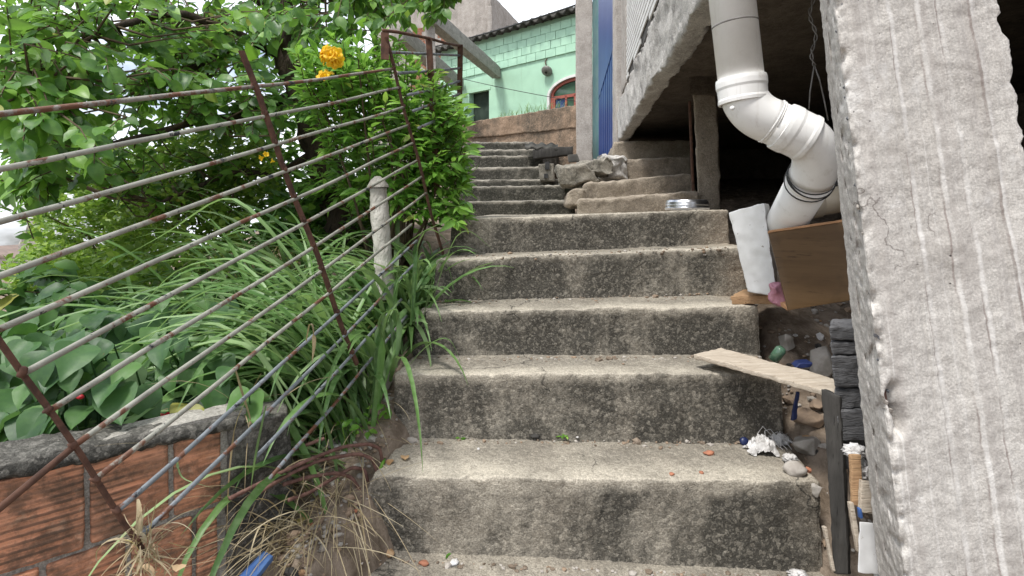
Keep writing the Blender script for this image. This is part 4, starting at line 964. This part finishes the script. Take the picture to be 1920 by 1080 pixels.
def grass(label, cx, cy, rx, ry, n, azm, azs, Lr, hero=60, mat='blade', wr=(.016,.038), name='grass_clump', el=(38,82), dr=(60,125), cat='grass', part='blade', grp=None):
    s_ = plant(name, label, cat, cx, cy, grp); rest = MB(); att = []
    for k in range(n):
        x, y = cx+rng.normal(0,rx), cy+rng.normal(0,ry); x = min(x, float(sl(y))-.07); b = (x, y, gz(x, y)-.02)
        az = R(rng.normal(azm, azs)); pts = blade_pts(b, az, R(rng.uniform(*el)), rng.uniform(*Lr), R(rng.uniform(*dr)))
        g_ = blade_geo(pts, rng.uniform(*wr), rng.uniform(-.9,.9))
        if k < hero:
            m_ = MB(); m_.add(*g_); m_.build(part, M[mat], s_, True)
        else: rest.add(*g_); att += [rng.random()]*len(g_[0])
    if rest.v:
        o = rest.build('grass_blades', M[mat], s_, True); a_ = o.data.attributes.new('rnd','FLOAT','POINT'); a_.data.foreach_set('value', np.array(att, np.float32)); kind(o, 'stuff')
    return s_
grass('long arching grass clump beside the railing above the brick wall', -.66, 1.95, .09, .12, 190, 188, 38, (.5,.95), 80)
grass('long grass clump leaning over the left end of the steps', -.54, 2.2, .06, .14, 140, 178, 55, (.4,.8), 60)
grass('grass clump at the foot of the trumpet bush beside the steps', -.46, 2.6, .07, .14, 150, 190, 80, (.35,.7), 40)
grass('grass clump on the bank behind the leaning railing', -1.0, 2.35, .2, .2, 200, 190, 50, (.5,.95), 40)
grass('tuft of dry hanging grass beside the tree trunk', -1.35, 3.0, .07, .08, 160, 250, 50, (.3,.5), 30, 'dry', (.003,.006), 'dry_grass', (30,70), (110,160))
grass('dry straw lying on the soil between brick wall and stairs', -.60, 1.75, .08, .15, 260, 250, 50, (.2,.42), 60, 'dry', (.0015,.0045), 'dry_grass', (-25,35), (10,70))
grass('dry straw tangled under the lowest railing bars', -.70, 1.62, .10, .10, 120, 230, 60, (.2,.42), 30, 'dry', (.002,.006), 'dry_grass', (30,80), (60,140))
wt_ = thing('withered_tuft', 'withered roots and leaves tangled round the foot of the near railing post', 'dead plant', P(262,1050,1.05))
for k in range(90):
    b_ = P(rng.normal(268,16), rng.normal(1030,22), 1.06+rng.normal(0,.015)); mm = MB()
    mm.add(*blade_geo(blade_pts(b_, R(rng.uniform(0,360)), R(rng.uniform(-60,80)), rng.uniform(.03,.11), R(rng.uniform(-60,220)), 8), rng.uniform(.001,.003) if k < 80 else rng.uniform(.008,.015))); mm.build('strand', M['dry'], wt_, True)
hb = thing('arching_grass', 'broad pale grass blades drooping over the edge of the steps', 'grass', W(-.47, 2.0, -.72))
def hand(pts, Y, w, mat='blade'):
    m_ = MB(); q = [P(a, b, Y+(.0 if len(r_) == 0 else r_[0])) for a, b, *r_ in pts]; q = resample(q, 14)
    for _ in range(2): q = [q[0]]+[(q[i-1]+q[i]*2+q[i+1])/4 for i in range(1, len(q)-1)]+[q[-1]]
    V, F = blade_geo(q, w, .25); m_.add(V, F); m_.build('blade', M[mat], hb, True)
hand([(700,800),(715,690),(720,600),(740,567),(752,600),(746,660),(738,705)], 1.9, .034)
hand([(698,800),(708,680),(712,600),(728,575),(735,610),(736,660)], 1.93, .024)
hand([(690,790),(712,680),(708,610),(722,580),(715,630)], 1.95, .03)
hand([(765,690),(790,655),(830,630),(848,640),(860,670),(868,690)], 2.02, .018)
hand([(775,600),(778,470),(800,425),(830,440),(850,475)], 2.2, .022)
hand([(770,610),(782,500),(790,470),(800,480),(808,530)], 2.2, .02)
hand([(740,610),(742,520),(755,490),(748,520),(735,550)], 2.15, .022)
hand([(790,620),(815,500),(830,482),(845,510),(850,545)], 2.25, .018)
hand([(800,600),(850,440),(880,430),(905,452),(922,466)], 2.35, .016)
hand([(650,650),(560,500),(450,365),(400,375),(330,430),(215,490)], 1.75, .030)
hand([(640,660),(540,520),(440,480),(330,500),(270,570)], 1.7, .028)
hand([(640,700),(520,560),(400,530),(320,590),(255,665)], 1.65, .026)
hand([(560,800),(480,640),(380,640),(300,680),(185,735)], 1.6, .028)
hand([(560,760),(440,600),(300,610),(200,680),(60,760)], 1.62, .024)
hand([(490,700),(440,790),(428,900),(425,1000)], 1.45, .005, 'dry')
hand([(440,690),(450,730),(470,790),(468,800)], 1.4, .014, 'dry')
hand([(575,640),(583,600),(590,640),(585,680)], 1.55, .016, 'dry')
hand([(350,840),(330,870),(340,900),(400,915)], 1.2, .007)
hand([(500,760),(480,860),(470,920)], 1.38, .02)

# small green weeds near the steps
wd = plant('green_weed', 'small fresh green weeds at the left foot of the second step', 'plant', -.55, 1.93)
tp = pxs(60, [(650,800,55,30,(1.85,1.98),2), (710,790,25,35,(1.9,1.98),1.5), (620,790,30,20,(1.8,1.9),1)], (1.85,1.95))
hero_leaves(hero_mesh('leaf','oval',M['leaf_bush']), tp, rng.normal(0,1,tp.shape)*np.array([1,1,.3]), np.tile([0,-.3,1.],(len(tp),1))+rng.normal(0,.3,tp.shape), rng.uniform(.02,.045,len(tp)), wd)
m_ = MB()
for t in tp[::2]: m_.tube([(t[0]+.01,t[1]+.03,gz(t[0],t[1])), t], .0015, 4, False)
m_.build('stems', M['leaf_bush'], wd)
gw = thing('wall_top_grass', 'thin grass tufts growing along the top of the brown retaining wall', 'grass', P(1000,212,10.3))
for k in range(90):
    px = rng.uniform(935,1062); f = (px-845)/239; Y = 11.4+(9.62-11.4)*f+.15; y0 = 234+(196-234)*f
    m_ = blade_geo(blade_pts(P(px,y0+2,Y), R(rng.uniform(0,360)), R(rng.uniform(50,88)), rng.uniform(.08,.3), R(rng.uniform(20,90)), 5), .01)
    mm = MB(); mm.add(*m_); mm.build('blade', M['blade'], gw)

# ------------------------------------------------------------------ white stake
sk = thing('wrapped_stake', 'white wrapped stake standing in the grass behind the railing', 'stake', P(722,560,2.35))
MB().tube(resample([P(724,560,2.35), P(718,480,2.35), P(712,400,2.35), P(709,352,2.35)], 24), [.042-.004*i/24+.0015*math.sin(i*2.3)+.002*math.sin(i*.5) for i in range(24)], 18).build('wrapping', M['wrap'], sk, True)
MB().lathe([(.047,0),(.046,.01),(.03,.035),(.012,.05),(0,.052)], P(709,352,2.35), (-.06,0,1), 18).build('stake_tip', M['wrap'], sk, True)

# ------------------------------------------------------------------ rubble and loose things by the upper steps
def chunk(name, label, c8, mat, seed, amp=.03, freq=7, cell=.025, r=.03, cat='rubble'):
    return tag(hexa(name, c8, M[mat], None, cell=cell, r=r, amp=amp, freq=freq, low=.03, seed=seed), label, cat)
def pq(bl, br, tr_, tl, Y, th, sx=.1): a = [P(*bl,Y), P(*br,Y), P(*tr_,Y), P(*tl,Y)]; n = Vector((sx,1,0))*th; return [a[0],a[1],a[1]+n,a[0]+n,a[3],a[2],a[2]+n,a[3]+n]
chunk('concrete_chunk', 'cracked slab of broken concrete resting beside the narrow steps', pq((1052,352),(1128,340),(1096,308),(1040,312),4.9,.35), 'rubble', 3)
chunk('concrete_chunk', 'jagged lump of concrete lying on top of the cracked slab', pq((1084,326),(1142,330),(1140,296),(1078,303),4.98,.3), 'rubble', 5, .045, 9)
chunk('concrete_chunk', 'crumbly concrete lump at the foot of the edge beam', pq((1128,338),(1178,334),(1172,292),(1130,292),5.3,.3), 'beam', 8, .05, 8)
chunk('concrete_chunk', 'small grey fragment wedged beside the lowest narrow step', pq((1060,385),(1098,385),(1096,352),(1066,356),4.75,.3), 'inner', 9, .025, 9)
tag(hexa('old_plank', pq((1000,298),(1074,289),(1074,274),(998,280),7.0,.25), M['wood_dark'], None, cell=.05, r=.01, amp=.01, freq=8), 'dark old plank lying across debris beside the narrow steps', 'plank')
mb = MB(); vv = []; ff = []
for i in range(25):
    px = 984+i*2.6; zz = 6*math.sin(i*.9)
    for Y, yy in ((7.0,276),(7.6,268)): vv += [P(px, yy+zz*.35+(px-984)*.02, Y), P(px, yy+zz*.35+3+(px-984)*.02, Y)]
for i in range(24): a = i*4; b = a+4; ff += [(a,b,b+2,a+2),(a+1,a+3,b+3,b+1),(a,a+1,b+1,b),(a+2,b+2,b+3,a+3)]
mb.add(vv, ff); tag(mb.build('roof_sheet', M['roof'], None, True), 'bent scrap of corrugated sheet on top of the dark plank', 'sheet')
tag(hexa('grey_fragment', pq((1066,304),(1088,303),(1082,288),(1064,291),6.6,.06), M['tile_bed'], None, cell=.03, r=.004, amp=.006, freq=10), 'flat grey fragment leaning below the corner pilaster', 'fragment')
hbk = thing('hollow_block', 'broken grey hollow block beside the narrow steps', 'block', P(1030,340,6.2))
hexa('shell', pq((1012,338),(1040,340),(1038,306),(1010,308),6.2,.2), M['rubble'], hbk, cell=.03, r=.01, amp=.012, freq=9)
MB().box(P(1020,334,6.19)-Vector((0,.02,0)), (.045,0,0), (0,.03,0), (0,0,.05)).build('hollow', M['black_wire'], hbk)  # black box on the block's face, painting the shade of a hole
MB().box(P(1022,318,6.19)-Vector((0,.02,0)), (.05,0,0), (0,.03,0), (0,0,.09)).build('hollow', M['black_wire'], hbk)  # second black box, again a hole's shade put into colour

# ------------------------------------------------------------------ boards beside the steps, right
tag(hexa('white_board', [P(1402,548,2.22), P(1457,556,2.12), P(1462,556,2.17), P(1408,548,2.29), P(1366,398,2.30), P(1432,381,2.18), P(1442,382,2.24), P(1374,398,2.38)], M['white_board'], None, cell=.012, r=.004, amp=.003, freq=30), 'white chipboard panel with torn lower edge leaning against the steps', 'board')
dw = thing('broken_drawer', 'brown veneered cabinet box lying tilted beside the pillar', 'drawer', P(1510,582,2.0))  # a broken drawer: front panel, top edge and bottom panel
a, b, c, d = P(1478,582,1.98), P(1640,556,1.90), P(1640,408,1.94), P(1441,437,2.05)
n = (b-a).cross(d-a).normalized()*-.018
hexa('front_panel', [a,b,b+n,a+n,d,c,c+n,d+n], M['veneer'], dw, cell=.03, r=.002, amp=.0006, freq=20)
e = Vector((0,0,.0045)); n2 = n*1.25
hexa('top_edge', [d+e*.2-n*.1, c+e*.2-n*.1, c+n2, d+n2, d+e*2.2-n*.1, c+e*2.2-n*.1, c+n2+e*2.2, d+n2+e*2.2], M['ply_edge'], dw, cell=.02, r=.001, amp=.001, freq=40)
bk = Vector((.03,.22,.01)); hexa('bottom_panel', [a+n, b+n, b+n+bk, a+n+bk, a+n+(d-a)*.06, b+n+(c-b)*.06, b+n+(c-b)*.06+bk, a+n+(d-a)*.06+bk], M['ply_edge'], dw, cell=.05, r=.001, amp=.001)
tag(hexa('short_plank', [P(1372,571,2.29), P(1456,570,2.22), P(1470,556,2.46), P(1392,556,2.5), P(1369,556,2.29), P(1456,553,2.22), P(1470,541,2.46), P(1392,543,2.5)], M['wood_tan'], None, cell=.012, r=.003, amp=.003, freq=30), 'short tan plank end sticking out over the step under the white board', 'plank')
tag(hexa('pink_cloth', pq((1452,572),(1492,576),(1470,535),(1450,533),2.06,.05), M['pink'], None, cell=.008, r=.012, amp=.014, freq=22), 'scrap of pink cloth hanging under the brown cabinet', 'cloth')
wpk = [P(1300,672,2.06), P(1568,748,1.66), P(1580,724,1.76), P(1352,660,2.14)]
tag(hexa('weathered_plank', wpk[:4]+[p+Vector((0,0,.018)) for p in wpk], M['wood_grey'], None, cell=.01, r=.004, amp=.003, freq=30, low=.004), 'weathered pale plank lying from the step across the debris gap', 'plank')
cb_ = thing('charred_beam', 'upright charred black beam split into blocks against the pillar', 'beam', P(1600,850,1.56))
ys = [612,640,668,729,768,829]; k = 0
for y0, y1 in zip(ys[:-1], ys[1:]):
    k += 1; f = lambda y: (1554+.09*(y-612), 1640+.03*(y-612))
    hexa('charred_block', pq((f(y1)[0],y1-2),(f(y1)[1],y1-2),(f(y0)[1],y0+1),(f(y0)[0],y0+1),1.56+.008*random.random(),.12, .66), M['charred'], cb_, cell=.008, r=.006, amp=.004, freq=45, seed=k)
hexa('beam_core', pq((1584,880),(1640,880),(1636,615),(1562,615),1.585,.08,.66), M['charred'], cb_, cell=.02, r=.004, amp=.003, freq=40)
hexb = tag(hexa('black_board', [P(1562,1075,1.56), P(1590,1075,1.52), P(1596,1075,1.54), P(1568,1075,1.58), P(1541,728,1.6), P(1575,742,1.56), P(1581,742,1.58), P(1548,728,1.62)], M['wood_dark'], None, cell=.014, r=.004, amp=.004, freq=25, low=.006), 'flat blackened board standing on end beside the lowest steps', 'board')
def stick(a, b, w, mat, name, label, cat='stick', t=.012):
    A_, B_ = P(*a), P(*b); u = (B_-A_).normalized(); sd = u.cross(Vector((0,1,0))).normalized()*w; n = u.cross(sd).normalized()*t
    return tag(hexa(name, [A_-sd*.5, A_+sd*.5, A_+sd*.5+n, A_-sd*.5+n, B_-sd*.5, B_+sd*.5, B_+sd*.5+n, B_-sd*.5+n], M[mat], None, cell=.012, r=.002, amp=.002, freq=40), label, cat)
stick((1604,945,1.42), (1600,850,1.44), .028, 'wood_tan', 'wood_stick', 'short tan stick standing between black board and pillar')
stick((1607,1030,1.4), (1592,940,1.42), .012, 'wood_grey', 'wood_stick', 'thin grey splinter beside the black board')
stick((1630,1075,1.36), (1632,980,1.38), .06, 'white_board', 'paper_scrap', 'curled dirty white scrap at the foot of the pillar', 'scrap', .004)
stick((1560,1068,1.5), (1543,985,1.52), .008, 'wood_grey', 'wood_stick', 'thin pale stick leaning on the lowest riser')
stick((1620,960,1.4), (1622,900,1.42), .035, 'wood_grey', 'wood_stick', 'rough splintered wood piece against the pillar')
stick((1509,965,1.5), (1508,1,1.5), .0, 'wood_grey', 'x', 'x') if False else None
stick((1611,968,1.39), (1608,950,1.39), .008, 'blue_paint', 'plastic_clip', 'tiny bright blue plastic clip beside the black board', 'plastic')
def lump(name, label, px, py, Y, size, mat, seed, amp=.3, freq=1.6, cat='stone', rot=(0,0,0), sub=3, grp=None, flat=False, on=True):
    o = placed(name, rock_mesh(name, size, int(seed)) if cat == 'stone' and amp > .25 else blob_mesh(name, size, seed, amp, freq, sub, flat), M[mat], (rest(px, py+size[2]*1000/Y*.8, size[2]*.55) if on else P(px,py,Y)), rot, None, not (cat == 'stone' and amp > .25)); return tag(o, label, cat, grp)
lump('stone', 'big pale angular stone beside the second step', 1512, 822, 1.78, (.065,.05,.045), 'rock', 2, .5, 1.3, rot=(0,.2,.3))
lump('stone', 'round grey cobble on the right end of the lowest tread', 1490, 876, 1.68, (.036,.03,.024), 'pebble_pale', 4, .2)
lump('stone', 'white speckled stone at the stair edge beside the black board', 1529, 912, 1.62, (.02,.02,.028), 'rock', 6, .4)
lump('stone', 'flat brown stone in front of the big pale one', 1500, 832, 1.72, (.04,.03,.012), 'rock_brown', 8, .4)
lump('stone', 'small orange brick lump beside the round cobble', 1516, 880, 1.66, (.013,.013,.013), 'terracotta', 9, .4)
lump('stone', 'pale rock in the debris under the brown cabinet', 1476, 632, 2.05, (.035,.04,.06), 'rock', 12, .5)
lump('stone', 'jagged whitish rock next to the charred beam', 1540, 670, 1.95, (.06,.05,.10), 'rock', 14, .55)
lump('stone', 'brown rock in the gap below the weathered plank', 1530, 755, 1.85, (.03,.03,.025), 'rock_brown', 15, .5)
lump('stone', 'tan stone deep in the gap beside the third step', 1512, 780, 1.9, (.07,.05,.04), 'rock_brown', 16, .5)
lump('stone', 'flat pale stone beside the left end of the second step', 712, 705, 2.03, (.07,.05,.05), 'rock', 20, .35)
lump('stone', 'grey slab of stone behind the rebar on the soil', 592, 775, 1.86, (.07,.05,.02), 'rock', 22, .4)
def crumple(name, label, px, py, Y, size, mat, seed, cat='plastic', on=True):
    return lump(name, label, px, py, Y, size, mat, seed, 1.0, 2.0, cat, sub=4, flat=True, on=on)
def folded(name, label, c, w_, d_, hgt, mat, seed, cat):
    n_ = 34; V = []; o_ = Vector((seed*2.1, seed, 0))
    for i in range(n_):
        for k in range(n_):
            u, v = i/(n_-1)*2-1, k/(n_-1)*2-1; q = Vector((u*1.7, v*1.7, 0))+o_
            wv = noise.noise_vector(q*1.3)*.45; a1 = 1-abs(noise.noise(q*1.5+wv))*2; a2 = 1-abs(noise.noise(q*3.4+wv))*2
            e = max(0, 1-(u*u+v*v)*.62)
            V.append((c.x+(u+wv.x*.7)*w_, c.y+(v+wv.y*.7)*d_, c.z+.002+hgt*e*(.55*max(0,a1)+.35*max(0,a2)+.25)))
    m_ = MB(); m_.add(V, [(i*n_+k, (i+1)*n_+k, (i+1)*n_+k+1, i*n_+k+1) for i in range(n_-1) for k in range(n_-1)])
    return tag(m_.build(name, M[mat], None, True), label, cat)
folded('plastic_bag', 'crumpled white plastic scrap at the right end of the lowest tread', rest(1428,848), .05, .035, .06, 'film', 3, 'plastic')
crumple('plastic_bag', 'wad of grey plastic film behind the white scrap', 1462, 820, 1.82, (.05,.03,.028), 'film', 33)
crumple('plastic_bag', 'thin film scrap between round cobble and big stone', 1482, 858, 1.72, (.03,.03,.022), 'film', 35)
crumple('plastic_bag', 'white plastic tuft stuffed between charred beam and pillar', 1603, 846, 1.46, (.035,.03,.022), 'film', 36, on=False)
crumple('plastic_bag', 'dirty film pressed against the pillar side', 1618, 890, 1.46, (.025,.03,.05), 'film', 37, on=False)
crumple('plastic_bag', 'crumpled white wad at the right foot of the lowest riser', 1497, 1076, 1.58, (.04,.03,.014), 'film', 38)
crumple('plastic_bag', 'crushed red plastic bag on the mortar cap among the leaves', 330, 782, 1.5, (.055,.03,.02), 'red', 41, on=False)
hp = MB()
for k in range(4):
    c_ = rest(1440+k*8, 842, .0); hp.tube([c_+Vector((-.03+.01*k,0,.004)), c_+Vector((-.035+.012*k,.01,.05+.012*(k % 2))), c_+Vector((-.01+.012*k,.02,.075-.01*k)), c_+Vector((.02,.02,.045)), c_+Vector((.035+.006*k,.01,.012)), c_+Vector((.05,-.01,.003))], .0012, 5, False)
tag(hp.build('string_tangle', M['film'], None, True), 'loose white string looping out of the plastic scrap', 'string')
tag(placed('bottle_cap', MB().lathe([(0,.006),(.014,.006),(.016,0),(.016,-.008),(.013,-.008)], (0,0,0), (0,0,1), 20).mesh('bottle_cap'), M['navy'], rest(1396,834,.012), (R(65),.3,0)), 'violet blue bottle cap beside the white plastic scrap', 'cap')
for (px, py, Y, s_, mt, lab) in ((1330,849,1.8,.014,'terracotta','flat orange shard on the lowest tread near the plastic scrap'), (1260,889,1.74,.008,'terracotta','small orange crumb at the nosing of the lowest tread, beside another'), (1315,886,1.745,.007,'terracotta','smaller orange crumb near the nosing, between shard and crumb'),
    (795,1056,1.64,.013,'terracotta','orange brick crumb at the foot of the lowest riser'), (852,1054,1.64,.013,'film','white pebble at the foot of the lowest riser'), (730,1036,1.67,.016,'dry_leaf','rust brown curled scrap at the left foot of the lowest riser'), (1083,820,1.95,.006,'film','tiny white chip at the foot of the second riser'), (897,842,1.86,.006,'film','tiny white chip alone in the open part of the lowest tread'), (1003,817,1.95,.014,'wood_dark','black crumpled scrap at the foot of the second riser')):
    lump('debris_chip', lab, px, py-1, Y, (s_*1.3, s_, s_*.55), mt, px*.1, .45, 1.5, 'chip', (0,0,px*.3), 2)
# fine grit on the ground and treads
mg = []; nb = 420
gm = blob_mesh('grit', (1,.85,.6), 3, .4, 1.4, 1); gv = np.array([v.co for v in gm.vertices]); gf = np.array([p.vertices for p in gm.polygons])
def grit(pts, sizes, mat, name, label=None, cat=None):
    m_ = MB()
    for p, s_ in zip(pts, sizes):
        a_ = rng.uniform(0,6.28); ca_, sa_ = math.cos(a_), math.sin(a_); q = gv*s_*rng.uniform(.6,1.3,3); q = np.stack([q[:,0]*ca_-q[:,1]*sa_, q[:,0]*sa_+q[:,1]*ca_, q[:,2]],1)+p
        n_ = len(m_.v); m_.v += q.tolist(); m_.f += [tuple(int(i)+n_ for i in f_) for f_ in gf]
    return kind(m_.build(name, M[mat], None, False), 'stuff')
def ground_pts(n, x0, x1, y0, y1, ok): 
    out = []
    while len(out) < n:
        x, y = rng.uniform(x0,x1), rng.uniform(y0,y1)
        if ok(x, y): out.append((x, y, gz(x, y)+.0))
    return np.array(out)
lok = lambda x, y: x < sl(y)+.02 and ((x-WA.x)*WN.x+(y-WA.y)*WN.y < -.02 or (x-WA.x)*WD.x+(y-WA.y)*WD.y > .7)
rok = lambda x, y: x > sr(y)-.03
for nm, mt, n1, n2 in (('gravel','rock',520,520), ('gravel','rock_brown',620,420), ('gravel','pebble_pale',120,160), ('gravel','terracotta',8,10)):
    p1 = ground_pts(n1, -.95, -.4, 1.1, 2.2, lok); p2 = ground_pts(n2, .9, 1.75, 1.35, 3.2, rok)
    p = np.concatenate([p1, p2]); grit(p, rng.gamma(2., .0028, len(p))+.0015, mt, nm)
for mt, n1, seed_ in (('rock',46,1), ('rock_brown',40,2), ('wood_dark',22,3), ('wood_tan',16,4), ('film',14,5)):
    p = np.concatenate([ground_pts(n1, 1.0, 1.6, 1.4, 2.7, rok), ground_pts(n1//5, -.75, -.5, 1.35, 1.9, lok)]); grit(p+np.array([0,0,.004]), rng.uniform(.008,.026,len(p)), mt, 'rubble_bits')
# dead leaves on the soil
dl = hero_mesh('dead_leaf', 'oval', M['dry_leaf'])
for k, (px, py, Y, lab) in enumerate(((760,858,1.82,'pale curled dead leaf at the left end of the lowest tread'), (738,866,1.8,'tan dead leaf beside the green pod on the lowest tread'), (262,1062,1.2,'withered leaf hanging at the foot of the near railing post'), (330,1072,1.22,'dead leaf in the tangle below the railing'), (15,790,1.34,'yellowed dead leaf on the mortar cap'), (560,975,1.45,'yellow brown leaf on the soil below the rebar'))):
    o = bpy.data.objects.new('dead_leaf', dl[k % 3]); COL.objects.link(o); o.location = rest(px,py,.006) if k not in (2,3,4) else P(px,py,Y); o.rotation_euler = (random.uniform(-.3,.3), random.uniform(-.3,.3), random.uniform(0,6)); o.scale = (.045,.04,.045); tag(o, lab, 'leaf')
tag(MB().tube(resample([P(722,860,1.8), P(716,872,1.77), P(712,884,1.75), P(709,893,1.73)], 8), [.002,.005,.0065,.006,.0065,.006,.004,.001], 8).build('green_pod', M['leaf_bush'], None, True), 'fresh green seed pod at the left corner of the lowest tread', 'pod')
tag(MB().tube(resample([P(836,1048,1.64), P(840,1040,1.64), P(846,1038,1.63)], 6), [.001,.004,.004,.004,.003,.001], 8).build('green_pod', M['leaf_bush'], None, True), 'little yellow green pod at the foot of the lowest riser', 'pod')

cr = []
for (xa, ya, xb, yb) in ((745,822,1460,828),(640,1046,1500,1080),(780,668,1425,668),(812,562,1395,548),(850,478,1366,462)):
    for k in range(150):
        f = rng.random(); h_ = rest(xa+(xb-xa)*f, ya+(yb-ya)*f+abs(rng.normal(0,5))+1, .001); cr.append(h_)
cr = np.array(cr); n3 = len(cr)//3
for k, mt in enumerate(('rock_brown', 'soil', 'pebble_pale')): grit(cr[k::3], rng.gamma(1.6, .0022, len(cr[k::3]))+.0012, mt, 'tread_grit')
lw = hero_mesh('leaf', 'oval', M['leaf_bush'])
for (px, py, lab) in ((865,822,'tiny green weed in the corner below the second riser'), (1056,818,'green leaf scrap in the corner below the second riser'), (842,565,'small moss tuft in the corner of the third tread')):
    c_ = rest(px, py, .001); t_ = thing('tiny_weed', lab, 'weed', c_); n_ = 9
    hero_leaves(lw, np.tile(np.array(c_), (n_,1))+rng.normal(0,.008,(n_,3))*np.array([1.6,.7,.1]), rng.normal(0,1,(n_,3))*np.array([1,.6,.2])+np.array([0,-.3,.25]), np.tile([0,-.2,1.],(n_,1)), rng.uniform(.008,.02,n_), t_)
# ------------------------------------------------------------------ rebar
def rebar(pts, label):
    q = resample([P(*p) for p in pts], 60)
    for _ in range(6): q = [q[0]]+[(q[i-1]+q[i]*2+q[i+1])/4 for i in range(1, len(q)-1)]+[q[-1]]
    tag(MB().tube(q, [.0052+.0008*(i % 2) for i in range(60)], 8).build('rebar', M['rebar'], None, True), label, 'rebar')
rebar([(718,872,1.80),(712,840,1.78),(690,832,1.75),(640,838,1.68),(560,870,1.55),(430,935,1.38)], 'longest bent rusty rebar sticking out of the stair end')
rebar([(708,888,1.76),(698,860,1.75),(672,850,1.72),(600,862,1.62),(540,890,1.52),(488,922,1.44)], 'bent rusty rebar just under the longest one')
rebar([(690,905,1.74),(684,880,1.74),(660,876,1.72),(620,900,1.66),(580,924,1.6),(540,938,1.54)], 'short bent rusty rebar with a tight hook in the stair end')
rebar([(682,960,1.72),(678,925,1.71),(660,895,1.70),(630,886,1.66),(575,895,1.58),(532,908,1.5)], 'lowest bent rusty rebar hooking down the broken stair corner')
rebar([(608,822,1.7),(560,840,1.66),(500,862,1.6)], 'straight rusty rod end behind the bent rebar')
bp = [P(440,1092,1.36), P(470,1098,1.30), P(512,1046,1.40), P(494,1036,1.46)]
tag(hexa('blue_board', [p-Vector((0,0,.008)) for p in bp]+[p+Vector((0,0,.006)) for p in bp], M['blue_paint'], None, cell=.02, r=.002, amp=.001), 'strip of blue painted board lying on the soil', 'board')
tag(hexa('navy_scrap', pq((1492,690),(1518,690),(1524,680),(1500,682),1.9,.05), M['navy'], None, cell=.01, r=.003, amp=.004, freq=30), 'dark blue plastic scrap showing above the weathered plank', 'plastic')
tag(hexa('navy_scrap', pq((1484,790),(1494,784),(1500,735),(1494,735),1.9,.01), M['navy'], None, cell=.01, r=.003, amp=.004, freq=30), 'dark blue strip hanging below the weathered plank', 'plastic')
tag(MB().lathe([(0,0),(.02,0),(.02,.05),(.012,.06),(0,.06)], P(1450,675,2.0), (.3,-.2,.6), 14).build('green_bottle', M['glass_green'], None, True), 'green bottle end in the debris beside the third step', 'bottle')
lump('red_chip', 'small red plastic bead among the broad leaves', 150, 744, 1.36, (.010,.006,.006), 'red', 3, .2, 1.2, 'plastic', on=False)
tag(hexa('white_slab', pq((-60,845),(84,838),(76,818),(-60,826),1.36,.1), M['white_trim'], None, cell=.02, r=.006, amp=.003, freq=20), 'white slab lying on the bed behind the mortar cap', 'slab')
# broken wall and far houses at the left edge
tag(hexa('broken_wall', [P(26,600,5.2), P(75,600,5.2), P(80,600,5.5), P(30,600,5.5), P(36,455,5.2), P(66,400,5.2), P(70,400,5.5), P(40,455,5.5)], M['plaster'], None, cell=.04, r=.02, amp=.02, freq=8), 'broken grey wall end at the outer edge of the bank', 'wall')
for k, (px, Y, w_, hgt, lab) in enumerate(((-40,62,7,4.2,'far low house with a brown roof beyond the bank'), (30,80,8,4,'farther brown-roofed house beyond the broken wall'), (120,95,9,4,'distant brown-roofed house hidden behind the hedge'))):
    x = (px-960)/1000*Y; g0 = gz(x, Y); t_ = thing('far_house', lab, 'house', (x, Y, g0))
    MB().box((x-w_/2,Y,g0-1), (w_,0,0), (0,6,0), (0,0,hgt*.7+1)).build('wall', M['wall_far'], t_)
    MB().prism([(x-w_/2-.3,Y-.3,g0+hgt*.705), (x+w_/2+.3,Y-.3,g0+hgt*.705), (x,Y-.3,g0+hgt)], (0,6.6,0)).build('roof', M['roof_red'], t_, fix=True)
# low weeds over the rest of the bank
gp = np.array([(x, y, gz(x, y)+rng.uniform(.0,.12)) for x, y in zip(rng.uniform(-4.5,-1.15,5200), rng.uniform(1.9,5.5,5200))])
gc = leaf_cloud('ground_cover', gp, rng.normal(0,1,gp.shape)*np.array([1,1,.4]), np.tile([0,-.1,1.],(len(gp),1))+rng.normal(0,.35,gp.shape), rng.uniform(.04,.10,len(gp)), T_OVAL, M['leaf_ivy'], None)
